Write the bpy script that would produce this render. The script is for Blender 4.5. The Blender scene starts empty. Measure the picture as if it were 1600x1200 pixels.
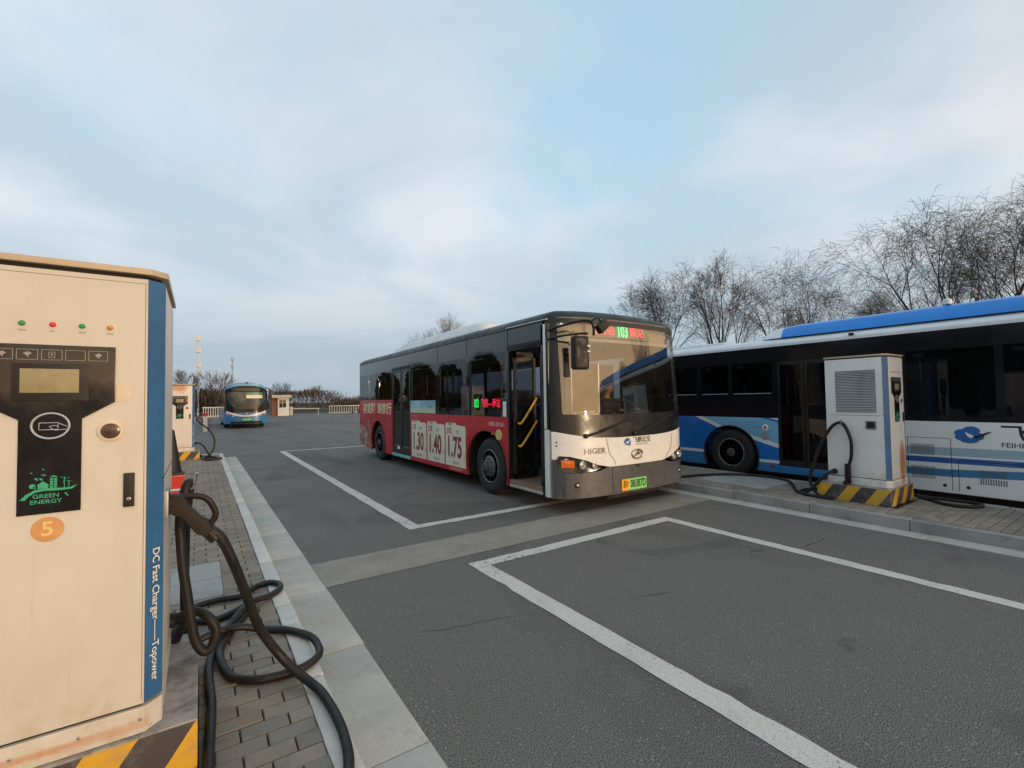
import bpy, bmesh, math, random
import numpy as np
from mathutils import Vector, Matrix

scene = bpy.context.scene
COL = scene.collection
random.seed(7)
rad = math.radians

# ------------------------------------------------------------------ camera
YAW, PITCH, ROLL, FPX, EYE = 0.59378, 0.033136, -0.015042, 722.17, 1.5
cy, sy, cp, sp = math.cos(YAW), math.sin(YAW), math.cos(PITCH), math.sin(PITCH)
fwd = Vector((sy*cp, cy*cp, sp)); rgt = Vector((cy, -sy, 0)); upv = rgt.cross(fwd)
cr, sr = math.cos(ROLL), math.sin(ROLL)
r2 = rgt*cr + upv*sr; u2 = -rgt*sr + upv*cr
cam_data = bpy.data.cameras.new('camera')
cam = bpy.data.objects.new('camera', cam_data); COL.objects.link(cam)
M = Matrix((r2, u2, -fwd)).transposed().to_4x4(); M.translation = (0, 0, EYE)
cam.matrix_world = M
cam_data.sensor_width = 36; cam_data.lens = FPX/1600*36
cam_data.clip_start = 0.05; cam_data.clip_end = 3000
scene.camera = cam

# ------------------------------------------------------------------ sky, sun, exposure
CLOUD_OFF = (7.329, 3.3, 0)
SUN_EL, SUN_AZ = rad(3.2), rad(162)          # azimuth clockwise from +Y (away) towards +X (right)
world = bpy.data.worlds.new('World'); scene.world = world; world.use_nodes = True
wn, wl = world.node_tree.nodes, world.node_tree.links
wn.clear()
def W(t, **k):
    n = wn.new(t)
    for a, b in k.items(): setattr(n, a, b)
    return n
def wmath(op, a, b=None, clamp=False):
    n = W('ShaderNodeMath', operation=op, use_clamp=clamp)
    for i, s in enumerate((a, b)):
        if s is None: continue
        if isinstance(s, (int, float)): n.inputs[i].default_value = s
        else: wl.new(s, n.inputs[i])
    return n.outputs[0]
def wmix(f, a, b):
    n = W('ShaderNodeMix', data_type='RGBA')
    if isinstance(f, (int, float)): n.inputs[0].default_value = f
    else: wl.new(f, n.inputs[0])
    for s, i in ((a, 6), (b, 7)):
        if isinstance(s, tuple): n.inputs[i].default_value = (*s, 1)
        else: wl.new(s, n.inputs[i])
    return n.outputs[2]
def wramp(f, pts):
    n = W('ShaderNodeMapRange', interpolation_type='SMOOTHSTEP'); wl.new(f, n.inputs[0])
    n.inputs[1].default_value, n.inputs[2].default_value = pts[0][0], pts[1][0]
    n.inputs[3].default_value, n.inputs[4].default_value = pts[0][1], pts[1][1]
    return n.outputs[0]
sky = W('ShaderNodeTexSky', sky_type='NISHITA')
sky.sun_disc = False; sky.sun_elevation = SUN_EL; sky.sun_rotation = SUN_AZ
sky.air_density = 1.0; sky.dust_density = 1.2; sky.ozone_density = 2.0; sky.altitude = 20
tc = W('ShaderNodeTexCoord'); sep = W('ShaderNodeSeparateXYZ'); wl.new(tc.outputs['Generated'], sep.inputs[0])
zz = wmath('ADD', wmath('MAXIMUM', sep.outputs[2], 0.0), 0.16)
cb = W('ShaderNodeCombineXYZ')
wl.new(wmath('DIVIDE', sep.outputs[0], zz), cb.inputs[0]); wl.new(wmath('DIVIDE', sep.outputs[1], zz), cb.inputs[1])
def cloud(scale, off, detail, rough, dist=0.3, sc=(1, 1, 1)):
    mp = W('ShaderNodeMapping'); mp.inputs[1].default_value = off; mp.inputs[3].default_value = sc; wl.new(cb.outputs[0], mp.inputs[0])
    n = W('ShaderNodeTexNoise'); wl.new(mp.outputs[0], n.inputs[0])
    n.inputs['Scale'].default_value = scale; n.inputs['Detail'].default_value = detail
    n.inputs['Roughness'].default_value = rough; n.inputs['Distortion'].default_value = dist
    return n.outputs[0]
c1 = cloud(0.42, CLOUD_OFF, 7, 0.50)
c2 = cloud(1.5, (8.3, 1.2, 0), 8, 0.55, 0.5)
dens = wmath('ADD', wmath('MULTIPLY', c1, 0.62), wmath('MULTIPLY', c2, 0.38))
low = wramp(sep.outputs[2], ((0.05, 0.07), (0.40, 0.0)))       # cloud deck thickens towards the horizon
dens = wmath('ADD', dens, low)
def bank(px, py, width, amount):
    """cloud bank (or clear gap) around a fixed bearing of the sky"""
    v = (fwd + r2*((px-800)/FPX) + u2*((600-py)/FPX)).normalized()
    n = W('ShaderNodeVectorMath', operation='DOT_PRODUCT'); wl.new(tc.outputs['Generated'], n.inputs[0]); n.inputs[1].default_value = v
    return wramp(n.outputs['Value'], ((math.cos(rad(width)), 0.0), (1.0, amount)))
for q in ((230, 190, 40, 0.10), (560, 60, 20, 0.05), (1580, 210, 32, 0.13), (760, 430, 24, 0.05), (930, 150, 26, -0.06), (1150, 60, 22, -0.04)):
    dens = wmath('ADD', dens, bank(*q))
cover = wramp(dens, ((0.41, 0.0), (0.66, 0.86)))
shade = wramp(cloud(0.9, (3.7, 9.1, 0), 6, 0.5), ((0.36, 0.0), (0.62, 1.0)))
sd = W('ShaderNodeVectorMath', operation='DOT_PRODUCT'); wl.new(tc.outputs['Generated'], sd.inputs[0])
sd.inputs[1].default_value = (math.sin(SUN_AZ)*math.cos(SUN_EL), math.cos(SUN_AZ)*math.cos(SUN_EL), math.sin(SUN_EL))
sunside = wramp(sd.outputs['Value'], ((0.05, 0.0), (0.98, 1.0)))
ccol = wmix(shade, (4.6, 5.5, 6.25), (7.2, 7.35, 7.65))
ccol = wmix(sunside, ccol, (11.0, 7.6, 4.6))                      # clouds lit by the low sun
BLUE = W('ShaderNodeMix', data_type='RGBA', blend_type='ADD'); BLUE.inputs[0].default_value = 1.0
wl.new(sky.outputs[0], BLUE.inputs[6]); BLUE.inputs[7].default_value = (3.1, 4.35, 5.2, 1)   # thin high veil over the blue
skyc = wmix(cover, BLUE.outputs[2], wmix(0.85, sky.outputs[0], ccol))
hz = wmath('MULTIPLY', wramp(sep.outputs[2], ((0.0, 0.9), (0.34, 0.0))), wmath('SUBTRACT', 1.0, wmath('MULTIPLY', sunside, 0.9)))
skyc = wmix(hz, skyc, (3.05, 3.75, 4.35))
glow = wmath('MULTIPLY', sunside, wramp(sep.outputs[2], ((0.0, 0.75), (0.55, 0.0))))
skyc = wmix(glow, skyc, (22.0, 13.5, 6.3))                        # evening glow around the low sun
bg = W('ShaderNodeBackground'); bg.inputs[1].default_value = 0.12
wl.new(skyc, bg.inputs[0])
wo = W('ShaderNodeOutputWorld'); wl.new(bg.outputs[0], wo.inputs[0])

sun_d = bpy.data.lights.new('sun', 'SUN'); sun = bpy.data.objects.new('sun', sun_d); COL.objects.link(sun)
sun_d.energy = 1.6; sun_d.angle = rad(3); sun_d.color = (1.0, 0.70, 0.44)
to_sun = Vector((math.sin(SUN_AZ)*math.cos(SUN_EL), math.cos(SUN_AZ)*math.cos(SUN_EL), math.sin(SUN_EL)))
sun.rotation_euler = to_sun.to_track_quat('Z', 'Y').to_euler(); sun.location = to_sun*60

vs = scene.view_settings
vs.view_transform = 'Standard'; vs.look = 'None'; vs.gamma = 1; vs.exposure = 0.15; vs.use_curve_mapping = False
scene.render.engine = 'CYCLES'

# ------------------------------------------------------------------ materials
MATS = {}
class NT:
    def __init__(s, name):
        s.m = bpy.data.materials.new(name); s.m.use_nodes = True; s.t = s.m.node_tree
        s.t.nodes.clear(); s.out = s.n('ShaderNodeOutputMaterial'); MATS[name] = s.m
    def n(s, t, **k):
        x = s.t.nodes.new(t)
        for a, b in k.items(): setattr(x, a, b)
        return x
    def put(s, sock, v):
        if isinstance(v, bpy.types.NodeSocket): s.t.links.new(v, sock)
        elif isinstance(v, tuple) and len(v) == 3 and sock.type == 'RGBA': sock.default_value = (*v, 1)
        elif v is not None: sock.default_value = v
    def math(s, op, a, b=None, clamp=False):
        x = s.n('ShaderNodeMath', operation=op, use_clamp=clamp); s.put(x.inputs[0], a); s.put(x.inputs[1], b); return x.outputs[0]
    def mix(s, f, a, b, blend='MIX'):
        x = s.n('ShaderNodeMix', data_type='RGBA', blend_type=blend); s.put(x.inputs[0], f); s.put(x.inputs[6], a); s.put(x.inputs[7], b); return x.outputs[2]
    def noise(s, scale, detail=4, rough=.55, co=None, dist=0, sc=None):
        x = s.n('ShaderNodeTexNoise'); x.inputs['Scale'].default_value = scale; x.inputs['Detail'].default_value = detail
        x.inputs['Roughness'].default_value = rough; x.inputs['Distortion'].default_value = dist
        co = co or s.co()
        if sc:
            mp = s.n('ShaderNodeMapping'); mp.inputs[3].default_value = sc; s.put(mp.inputs[0], co); co = mp.outputs[0]
        s.put(x.inputs[0], co); return x.outputs[0]
    def co(s):
        if not hasattr(s, '_g'): s._g = s.n('ShaderNodeNewGeometry')
        return s._g.outputs['Position']
    def oco(s):
        if not hasattr(s, '_o'): s._o = s.n('ShaderNodeTexCoord')
        return s._o.outputs['Object']
    def xyz(s, co=None):
        x = s.n('ShaderNodeSeparateXYZ'); s.put(x.inputs[0], co or s.co()); return x.outputs
    def ramp(s, f, a, b, lo=0., hi=1.):
        x = s.n('ShaderNodeMapRange', interpolation_type='SMOOTHSTEP'); s.put(x.inputs[0], f)
        for i, v in enumerate((a, b, lo, hi)): x.inputs[i+1].default_value = v
        return x.outputs[0]
    def bsdf(s, col, rough=.5, metal=0., spec=.5, bump=None, bstr=.3, bdist=.01, coat=0., emit=None, estr=0., alpha=None):
        b = s.n('ShaderNodeBsdfPrincipled'); s.put(b.inputs['Base Color'], col); s.put(b.inputs['Roughness'], rough)
        b.inputs['Metallic'].default_value = metal; b.inputs['Specular IOR Level'].default_value = spec
        b.inputs['Coat Weight'].default_value = coat; b.inputs['Coat Roughness'].default_value = .06
        if emit: s.put(b.inputs['Emission Color'], emit); b.inputs['Emission Strength'].default_value = estr
        if bump is not None:
            bp = s.n('ShaderNodeBump'); bp.inputs['Strength'].default_value = bstr; bp.inputs['Distance'].default_value = bdist
            s.put(bp.inputs['Height'], bump); s.t.links.new(bp.outputs[0], b.inputs['Normal'])
        return b.outputs[0]
    def done(s, sh): s.t.links.new(sh, s.out.inputs[0]); return s.m

def mat(name, col, rough=.5, metal=0., var=.12, vs=3., spec=.5, bump=0., bs=80., coat=0., dirt=0., dirtc=(.12, .10, .075), emit=None, estr=0.):
    """paint / plastic / metal with uneven tone, optional grime and fine relief"""
    t = NT(name); c = col
    if var:
        f = t.ramp(t.noise(vs, 5, .6), .3, .7)
        c = t.mix(f, tuple(x*(1-var) for x in col), tuple(min(1, x*(1+var*.6)) for x in col))
    if dirt:
        g = t.ramp(t.noise(vs*2.3, 6, .65, sc=(1, 1, .35)), .48, .78, 0, dirt)
        c = t.mix(g, c, dirtc)
    r = t.ramp(t.noise(vs*4, 3), .3, .7, max(.02, rough*.8), min(1, rough*1.2)) if var else rough
    t.done(t.bsdf(c, r, metal, spec, t.noise(bs, 3) if bump else None, bump, .004, coat, emit, estr)); return MATS[name]

def glass(name, tint=(.6, .65, .66), f0=.06, dust=.03, dustc=(.3, .28, .24)):
    """thin pane: tint and reflection are per face, the same seen from either side"""
    t = NT(name); g = t.n('ShaderNodeNewGeometry'); d = t.n('ShaderNodeVectorMath', operation='DOT_PRODUCT')
    t.put(d.inputs[0], g.outputs['Normal']); t.put(d.inputs[1], g.outputs['Incoming'])
    sch = t.math('POWER', t.math('SUBTRACT', 1., t.math('ABSOLUTE', d.outputs['Value']), True), 5.)
    f = t.math('ADD', f0, t.math('MULTIPLY', sch, 1-f0))
    tr = t.n('ShaderNodeBsdfTransparent'); tr.inputs[0].default_value = (*tint, 1)
    gl = t.n('ShaderNodeBsdfGlossy'); gl.inputs['Roughness'].default_value = .012
    m = t.n('ShaderNodeMixShader'); t.put(m.inputs[0], f); t.put(m.inputs[1], tr.outputs[0]); t.put(m.inputs[2], gl.outputs[0])
    df = t.n('ShaderNodeBsdfDiffuse'); df.inputs[0].default_value = (*dustc, 1)
    x = t.n('ShaderNodeMixShader'); t.put(x.inputs[0], t.ramp(t.noise(2.2, 5, .6), .3, .75, dust*.3, dust*2)); t.put(x.inputs[1], m.outputs[0]); t.put(x.inputs[2], df.outputs[0])
    return t.done(x.outputs[0])

# ------------------------------------------------------------------ mesh helpers
ORG = {}
class MB:
    def __init__(s): s.v = []; s.f = []
    def add(s, vs, fs):
        o = len(s.v); s.v += [tuple(map(float, p)) for p in vs]; s.f += [tuple(i+o for i in f) for f in fs]; return s
    def box(s, x0, x1, y0, y1, z0, z1):
        return s.add([(x, y, z) for z in (z0, z1) for y in (y0, y1) for x in (x0, x1)],
                     [(0, 2, 3, 1), (4, 5, 7, 6), (0, 1, 5, 4), (2, 6, 7, 3), (0, 4, 6, 2), (1, 3, 7, 5)])
    def prism(s, poly, plane, a, b):
        def P(p, c):
            return {'yz': (c, p[0], p[1]), 'xz': (p[0], c, p[1]), 'xy': (p[0], p[1], c)}[plane]
        n = len(poly)
        return s.add([P(p, a) for p in poly]+[P(p, b) for p in poly],
                     [tuple(range(n)), tuple(range(2*n-1, n-1, -1))]+[(i, i+n, (i+1) % n+n, (i+1) % n) for i in range(n)])
    def tube(s, pts, r, n=8, closed=False):
        pts = [Vector(p) for p in pts]; m = len(pts)
        R = [r]*m if isinstance(r, (int, float)) else r
        tg = [((pts[(i+1) % m] if closed or i < m-1 else pts[i]) - (pts[i-1] if closed or i > 0 else pts[i])).normalized() for i in range(m)]
        a = Vector((0, 0, 1)) if abs(tg[0].z) < .9 else Vector((1, 0, 0))
        u = tg[0].cross(a).normalized(); vs = []
        for i in range(m):
            u = (u - tg[i]*u.dot(tg[i])).normalized(); w = tg[i].cross(u)
            vs += [pts[i]+(u*math.cos(k*2*math.pi/n)+w*math.sin(k*2*math.pi/n))*R[i] for k in range(n)]
        fs = [(i*n+k, i*n+(k+1) % n, ((i+1) % m)*n+(k+1) % n, ((i+1) % m)*n+k) for i in range(m if closed else m-1) for k in range(n)]
        if not closed: fs += [tuple(range(n-1, -1, -1)), tuple(range((m-1)*n, m*n))]
        return s.add(vs, fs)
    def lathe(s, prof, c, axis='z', n=24):
        """prof: (radius, height along axis) list, ends closed"""
        vs = []
        for r, h in prof:
            for k in range(n):
                a = k*2*math.pi/n; p, q = r*math.cos(a), r*math.sin(a)
                vs.append({'z': (c[0]+p, c[1]+q, c[2]+h), 'x': (c[0]+h, c[1]+p, c[2]+q), 'y': (c[0]+p, c[1]+h, c[2]+q)}[axis])
        m = len(prof)
        fs = [(i*n+k, i*n+(k+1) % n, (i+1)*n+(k+1) % n, (i+1)*n+k) for i in range(m-1) for k in range(n)]
        fs += [tuple(range(n-1, -1, -1)), tuple(range((m-1)*n, m*n))]
        return s.add(vs, fs)
    def grid(s, rows):
        nr, nc = len(rows), len(rows[0])
        return s.add([p for r in rows for p in r], [(i*nc+j, i*nc+j+1, (i+1)*nc+j+1, (i+1)*nc+j) for i in range(nr-1) for j in range(nc-1)])
    def ellipsoid(s, c, r, n=14, m=9):
        rows = [[(c[0]+r[0]*math.sin(a)*math.cos(b), c[1]+r[1]*math.sin(a)*math.sin(b), c[2]+r[2]*math.cos(a)) for b in [k*2*math.pi/n for k in range(n+1)]] for a in [math.pi*(i+.02)/(m+.04) for i in range(m+1)]]
        return s.grid(rows)
    def build(s, name, material, parent=None, smooth=False, bevel=0., seg=2, ang=35, fix=True):
        me = bpy.data.meshes.new(name)
        if parent is not None: o0 = ORG[parent.name]
        else:
            a = np.array(s.v); o0 = Vector(((a[:, 0].min()+a[:, 0].max())/2, (a[:, 1].min()+a[:, 1].max())/2, a[:, 2].min()))
        me.from_pydata([(x-o0[0], y-o0[1], z-o0[2]) for x, y, z in s.v], [], s.f)
        if fix or bevel:
            bm = bmesh.new(); bm.from_mesh(me)
            if fix: bmesh.ops.remove_doubles(bm, verts=bm.verts, dist=1e-5); bmesh.ops.recalc_face_normals(bm, faces=bm.faces)
            if bevel:
                es = [e for e in bm.edges if len(e.link_faces) == 2 and e.calc_face_angle(0) > rad(30)]
                bmesh.ops.bevel(bm, geom=es, offset=bevel, segments=seg, profile=.7, affect='EDGES', clamp_overlap=True)
            bm.to_mesh(me); bm.free()
        if smooth or bevel:
            me.polygons.foreach_set('use_smooth', [True]*len(me.polygons)); me.set_sharp_from_angle(angle=rad(ang))
        me.materials.append(MATS[material] if isinstance(material, str) else material)
        o = bpy.data.objects.new(name, me); COL.objects.link(o)
        if parent is not None: o.parent = parent; ORG[o.name] = o0
        else: o.location = o0; ORG[o.name] = o0
        return o
def B(*a): return MB().box(*a)

def tag(o, label=None, cat=None, group=None, kind=None):
    for k, v in (('label', label), ('category', cat), ('group', group), ('kind', kind)):
        if v: o[k] = v
    return o
def thing(name, loc, label, cat, group=None):
    o = bpy.data.objects.new(name, None); COL.objects.link(o); o.location = loc; o.empty_display_size = .3
    ORG[o.name] = Vector(loc); return tag(o, label, cat, group)
def copy_tree(o, parent=None):
    c = o.copy(); COL.objects.link(c); c.parent = parent
    for ch in list(o.children): copy_tree(ch, c)
    return c

def catmull(P, n=8, closed=False):
    P = [Vector(p) for p in P]; m = len(P); out = []
    for i in range(m if closed else m-1):
        p0 = P[i-1] if closed or i > 0 else P[i]*2-P[i+1]
        p1, p2 = P[i], P[(i+1) % m]
        p3 = P[(i+2) % m] if closed or i < m-2 else p2*2-p1
        for k in range(n):
            t = k/n
            out.append(.5*((2*p1)+(p2-p0)*t+(2*p0-5*p1+4*p2-p3)*t*t+(3*p1-p0-3*p2+p3)*t**3))
    if not closed: out.append(P[-1])
    return out

TXT = {}
def text2d(s, size, align='CENTER', bold=0.):
    key = (s, align, bold)
    if key not in TXT:
        cu = bpy.data.curves.new('t', 'FONT'); cu.body = s; cu.align_x = align; cu.align_y = 'CENTER'; cu.size = 1; cu.resolution_u = 3; cu.offset = bold
        ob = bpy.data.objects.new('t', cu); COL.objects.link(ob)
        dg = bpy.context.evaluated_depsgraph_get(); dg.update()
        me = bpy.data.meshes.new_from_object(ob.evaluated_get(dg))
        TXT[key] = ([(v.co.x, v.co.y) for v in me.vertices], [tuple(p.vertices) for p in me.polygons])
        bpy.data.objects.remove(ob); bpy.data.curves.remove(cu); bpy.data.meshes.remove(me)
    vs, fs = TXT[key]; return [(x*size, y*size) for x, y in vs], fs
def text(s, size, place, name, material, parent, align='CENTER', bold=0., wide=1.):
    vs, fs = text2d(s, size, align, bold)
    mb = MB().add([place(x*wide, y) for x, y in vs], fs)
    return mb.build(name, material, parent, fix=False)
def face_front(x0, y0, z0):   return lambda a, b: (x0+a, y0, z0+b)          # surface looking towards -Y
def face_left(x0, y0, z0):    return lambda a, b: (x0, y0-a, z0+b)          # surface looking towards -X
# ------------------------------------------------------------------ ground materials
def m_asphalt():
    t = NT('asphalt')
    big = t.ramp(t.noise(.18, 5, .6), .3, .72)
    mid = t.ramp(t.noise(1.1, 6, .6), .3, .75)
    fine = t.noise(170, 2, .5)
    c = t.mix(big, (.122, .112, .099), (.165, .152, .133))
    c = t.mix(t.math('MULTIPLY', mid, .4), c, (.092, .087, .082))
    c = t.mix(t.ramp(t.noise(48, 3, .6), .46, .66, 0, .45), c, (.075, .073, .070))
    c = t.mix(t.ramp(fine, .42, .60, 0, .9), c, (.24, .225, .205))
    c = t.mix(t.ramp(fine, .5, .38, 0, .85), c, (.028, .027, .026))
    v = t.n('ShaderNodeTexVoronoi', feature='F1'); v.inputs['Scale'].default_value = 55; t.put(v.inputs[0], t.co())
    hs = t.n('ShaderNodeSeparateColor'); t.put(hs.inputs[0], v.outputs['Color'])
    speck = t.math('MULTIPLY', t.ramp(v.outputs['Distance'], .30, .22), t.math('GREATER_THAN', hs.outputs[0], .82))
    c = t.mix(t.math('MULTIPLY', speck, .8), c, (.36, .34, .30))
    # hairline cracks that come and go
    mp = t.n('ShaderNodeMapping'); mp.inputs[1].default_value = (3.1, 1.7, 0); nz = t.n('ShaderNodeTexNoise'); nz.inputs['Scale'].default_value = 3; nz.inputs['Detail'].default_value = 6
    t.put(nz.inputs[0], t.co()); t.put(mp.inputs[0], t.mix(.10, t.co(), nz.outputs['Color']))
    e = t.n('ShaderNodeTexVoronoi', feature='DISTANCE_TO_EDGE'); e.inputs['Scale'].default_value = .42; t.put(e.inputs[0], mp.outputs[0])
    crack = t.math('MULTIPLY', t.ramp(e.outputs['Distance'], .0045, .001), t.ramp(t.noise(.8, 4), .5, .6))
    c = t.mix(t.math('MULTIPLY', crack, .5), c, (.04, .027, .026))
    # repair patches and oil drips
    c = t.mix(t.ramp(t.noise(.55, 3, .5, dist=1.2), .57, .62, 0, .42), c, (.085, .081, .076))
    c = t.mix(t.ramp(t.noise(2.6, 5, .6), .66, .74, 0, .55), c, (.05, .048, .046))
    c = t.mix(t.ramp(t.noise(1.9, 6, .7), .56, .76, 0, .5), c, (.20, .19, .17))
    # oil and tyre darkening in streaks along the lane
    st = t.ramp(t.noise(.5, 4, .5, sc=(1.6, .22, 1)), .50, .72, 0, .5)
    c = t.mix(st, c, (.055, .055, .057))
    # dark tyre track curving across the far lot
    gx, gy2, gz = t.xyz(); dl = t.math('ABSOLUTE', t.math('SUBTRACT', gy2, t.math('SUBTRACT', 52.5, t.math('MULTIPLY', gx, 2.15))))
    trk = t.math('MULTIPLY', t.ramp(t.math('ADD', dl, t.math('MULTIPLY', t.noise(.8, 4), 1.6)), 2.3, .9, 0, .55), t.ramp(gy2, 20, 26))
    c = t.mix(trk, c, (.045, .045, .046))
    h = t.math('ADD', t.math('MULTIPLY', fine, 1.0), t.math('MULTIPLY', crack, -2.))
    t.done(t.bsdf(c, t.ramp(mid, 0, 1, .78, .95), bump=h, bstr=.55, bdist=.006, spec=.35))
m_asphalt()
def m_concrete(name, a, b, rust=0., stain=.5, sc=1.):
    t = NT(name); c = t.mix(t.ramp(t.noise(2.2*sc, 6, .6), .3, .7), a, b)
    c = t.mix(t.ramp(t.noise(7*sc, 5, .7), .52, .8, 0, stain), c, tuple(x*.5 for x in a))
    c = t.mix(t.ramp(t.noise(140, 2), .35, .65, 0, .30), c, tuple(x*.62 for x in a))
    if rust: c = t.mix(t.ramp(t.noise(4.5*sc, 5, .6), .58, .7, 0, rust), c, (.32, .24, .12))
    t.done(t.bsdf(c, .85, bump=t.noise(120, 4), bstr=.35, bdist=.004, spec=.3))
m_concrete('kerb_concrete', (.56, .54, .50), (.69, .66, .605), .35, .45)
m_concrete('gutter_concrete', (.43, .41, .37), (.56, .535, .475), .12, .5)
m_concrete('strip_concrete', (.27, .245, .205), (.36, .325, .275), .25, .5)
m_concrete('slab_concrete', (.30, .30, .29), (.42, .41, .39), .1, .6)
m_concrete('kerb_grey', (.25, .25, .25), (.36, .355, .345), .1, .6)
m_concrete('bed_sand', (.055, .05, .044), (.085, .078, .066), 0, .4)
def m_brick():
    t = NT('paving_brick'); oi = t.n('ShaderNodeObjectInfo'); g = t.n('ShaderNodeNewGeometry')
    r = t.math('FRACT', t.math('ADD', oi.outputs['Random'], g.outputs['Random Per Island']))
    c = t.mix(r, (.205, .172, .135), (.32, .272, .215))
    c = t.mix(t.math('MULTIPLY', t.math('GREATER_THAN', t.math('FRACT', t.math('MULTIPLY', r, 7.3)), .72), .6), c, (.21, .205, .185))
    c = t.mix(t.ramp(t.noise(9, 6, .65), .45, .75, 0, .6), c, (.12, .105, .085))
    c = t.mix(t.ramp(t.noise(1.4, 4), .5, .75, 0, .5), c, (.10, .095, .08))
    c = t.mix(t.ramp(t.noise(220, 2), .35, .7, 0, .35), c, (.33, .29, .24))
    t.done(t.bsdf(c, .9, bump=t.noise(160, 4), bstr=.5, bdist=.004, spec=.25))
m_brick()
def m_line():
    t = NT('road_paint')
    w = t.ramp(t.math('ADD', t.math('MULTIPLY', t.noise(26, 6, .7), .6), t.math('MULTIPLY', t.noise(1.3, 4), .4)), .555, .62); w2 = t.ramp(t.noise(3.5, 5, .65), .45, .8, 0, .5)
    c = t.mix(w2, (.66, .63, .565), (.46, .435, .39))
    c = t.mix(t.math('MAXIMUM', t.math('MULTIPLY', w, .9), t.ramp(t.noise(170, 2), .54, .66, 0, .55)), c, (.12, .118, .115))
    t.done(t.bsdf(c, .75, bump=t.noise(170, 2), bstr=.3, bdist=.003, spec=.3))
m_line()
def m_terrain():
    t = NT('winter_grass'); c = t.mix(t.ramp(t.noise(.35, 6, .65), .3, .7), (.105, .085, .052), (.06, .062, .034))
    t.done(t.bsdf(c, .95, bump=t.noise(9, 6), bstr=.6, bdist=.08, spec=.2))
m_terrain()

# ------------------------------------------------------------------ ground
tag(MB().add([(-900, -900, -.05), (900, -900, -.05), (900, 1500, -.05), (-900, 1500, -.05)], [(0, 1, 2, 3)]).build('ground', 'winter_grass', fix=False), kind='structure')
tag(MB().add([(-60, -45, 0), (24, -45, 0), (24, 66, 0), (-60, 66, 0)], [(0, 1, 2, 3)]).build('asphalt_lot', 'asphalt', fix=False), kind='structure')
strip = tag(MB().grid([[(x, y, .004) for x in (.852, 2.6, 4.4, 6.148)] for y in (3.99, 4.3, 4.62)]).build('concrete_strip', 'strip_concrete', fix=False), kind='structure')
rnd = random.Random(3)
def worn(x0, x1, y0, y1, z=.004):
    """painted bar with slightly uneven edges"""
    n = max(2, int(max(x1-x0, y1-y0)/.12)); j = lambda: rnd.gauss(0, .005)
    if x1-x0 < y1-y0: rows = [[(x0+j(), y0+(y1-y0)*i/n, z), (x1+j(), y0+(y1-y0)*i/n, z)] for i in range(n+1)]
    else: rows = [[(x0+(x1-x0)*i/n, y0+j(), z), (x0+(x1-x0)*i/n, y1+j(), z)] for i in range(n+1)]
    return MB().grid(rows)
for nm, bars in (('bay_marking', [(2.03, 2.185, 5.18, 15.9), (2.185, 4.83, 5.18, 5.325), (2.185, 4.83, 15.75, 15.9), (4.69, 4.83, 5.325, 15.75)]),
                 ('bay_marking', [(2.04, 2.195, -7.0, 3.785), (2.195, 4.83, 3.635, 3.785), (4.69, 4.83, -7.0, 3.635)])):
    mb = MB()
    for b in bars:
        w = worn(*b); mb.add(w.v, w.f)
    tag(mb.build(nm, 'road_paint', fix=False), kind='structure')

# ---- pavement islands
def chamfer_brick():
    a, b, h, c = .0898, .0432, .06, .004
    v = [(-a, -b, 0), (a, -b, 0), (a, b, 0), (-a, b, 0), (-a, -b, h-c), (a, -b, h-c), (a, b, h-c), (-a, b, h-c), (-a+c, -b+c, h), (a-c, -b+c, h), (a-c, b-c, h), (-a+c, b-c, h)]
    f = [(4, 5, 9, 8), (5, 6, 10, 9), (6, 7, 11, 10), (7, 4, 8, 11), (8, 9, 10, 11), (0, 1, 5, 4), (1, 2, 6, 5), (2, 3, 7, 6), (3, 0, 4, 7)]
    return v, f
BV, BF = chamfer_brick()
brick_me = bpy.data.meshes.new('brick'); brick_me.from_pydata(BV, [], BF); brick_me.materials.append(MATS['paving_brick'])
def island(name, x0, x1, y0, y1, near, holes, label, seed):
    """bed + bricks in running bond with courses across; near(x,y) picks the bricks that become objects"""
    base = B(x0, x1, y0, y1, -.02, .098).build(name, 'bed_sand'); tag(base, kind='structure')
    base['label'] = label
    r = random.Random(seed); spots = []
    ny = int((y1-y0)/.092); nx = int((x1-x0)/.186)+2
    rest = MB()
    for j in range(ny):
        for i in range(-1, nx):
            cx = x1-.186*i-(.093 if j % 2 else 0)-.002; cyy = y0+.092*j+.046
            lo, hi = max(cx-.0898, x0+.002), min(cx+.0898, x1-.002)
            if hi-lo < .03: continue
            for a, b, c, d in holes:
                if c < cyy < d and lo < b and hi > a:
                    if hi > b: lo = b+.003
                    elif lo < a: hi = a-.003
                    else: hi = lo
            if hi-lo < .02: continue
            s = (hi-lo)/.1796; cx2 = (lo+hi)/2
            spots.append((near(cx2, cyy), cx2, cyy, s, r.uniform(-.0025, .0025), r.uniform(-.012, .012), r.uniform(-.008, .008)))
    spots.sort(key=lambda q: -q[0])
    for k, (sc, x, y, s, dz, rz, rx) in enumerate(spots):
        if k < 300 and sc > 0:
            o = bpy.data.objects.new('brick', brick_me); COL.objects.link(o); o.parent = base
            o0 = ORG[base.name]; o.location = (x-o0[0], y-o0[1], .061+dz-o0[2]); o.scale = (s, 1, 1); o.rotation_euler = (rx, rx*.6, rz)
        else:
            rest.add([(x+a*s-rz*b, y+b+rz*a, .061+dz+c) for a, b, c in BV], BF)
    q = rest.build('brick_field', 'paving_brick', base, fix=False); q['kind'] = 'stuff'
    return base
PL1 = (-.83, .0, 2.12, 2.94); PL2 = (-.83, .0, 13.97, 14.79); PLR = (6.93, 7.75, 2.03, 2.92)
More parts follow.
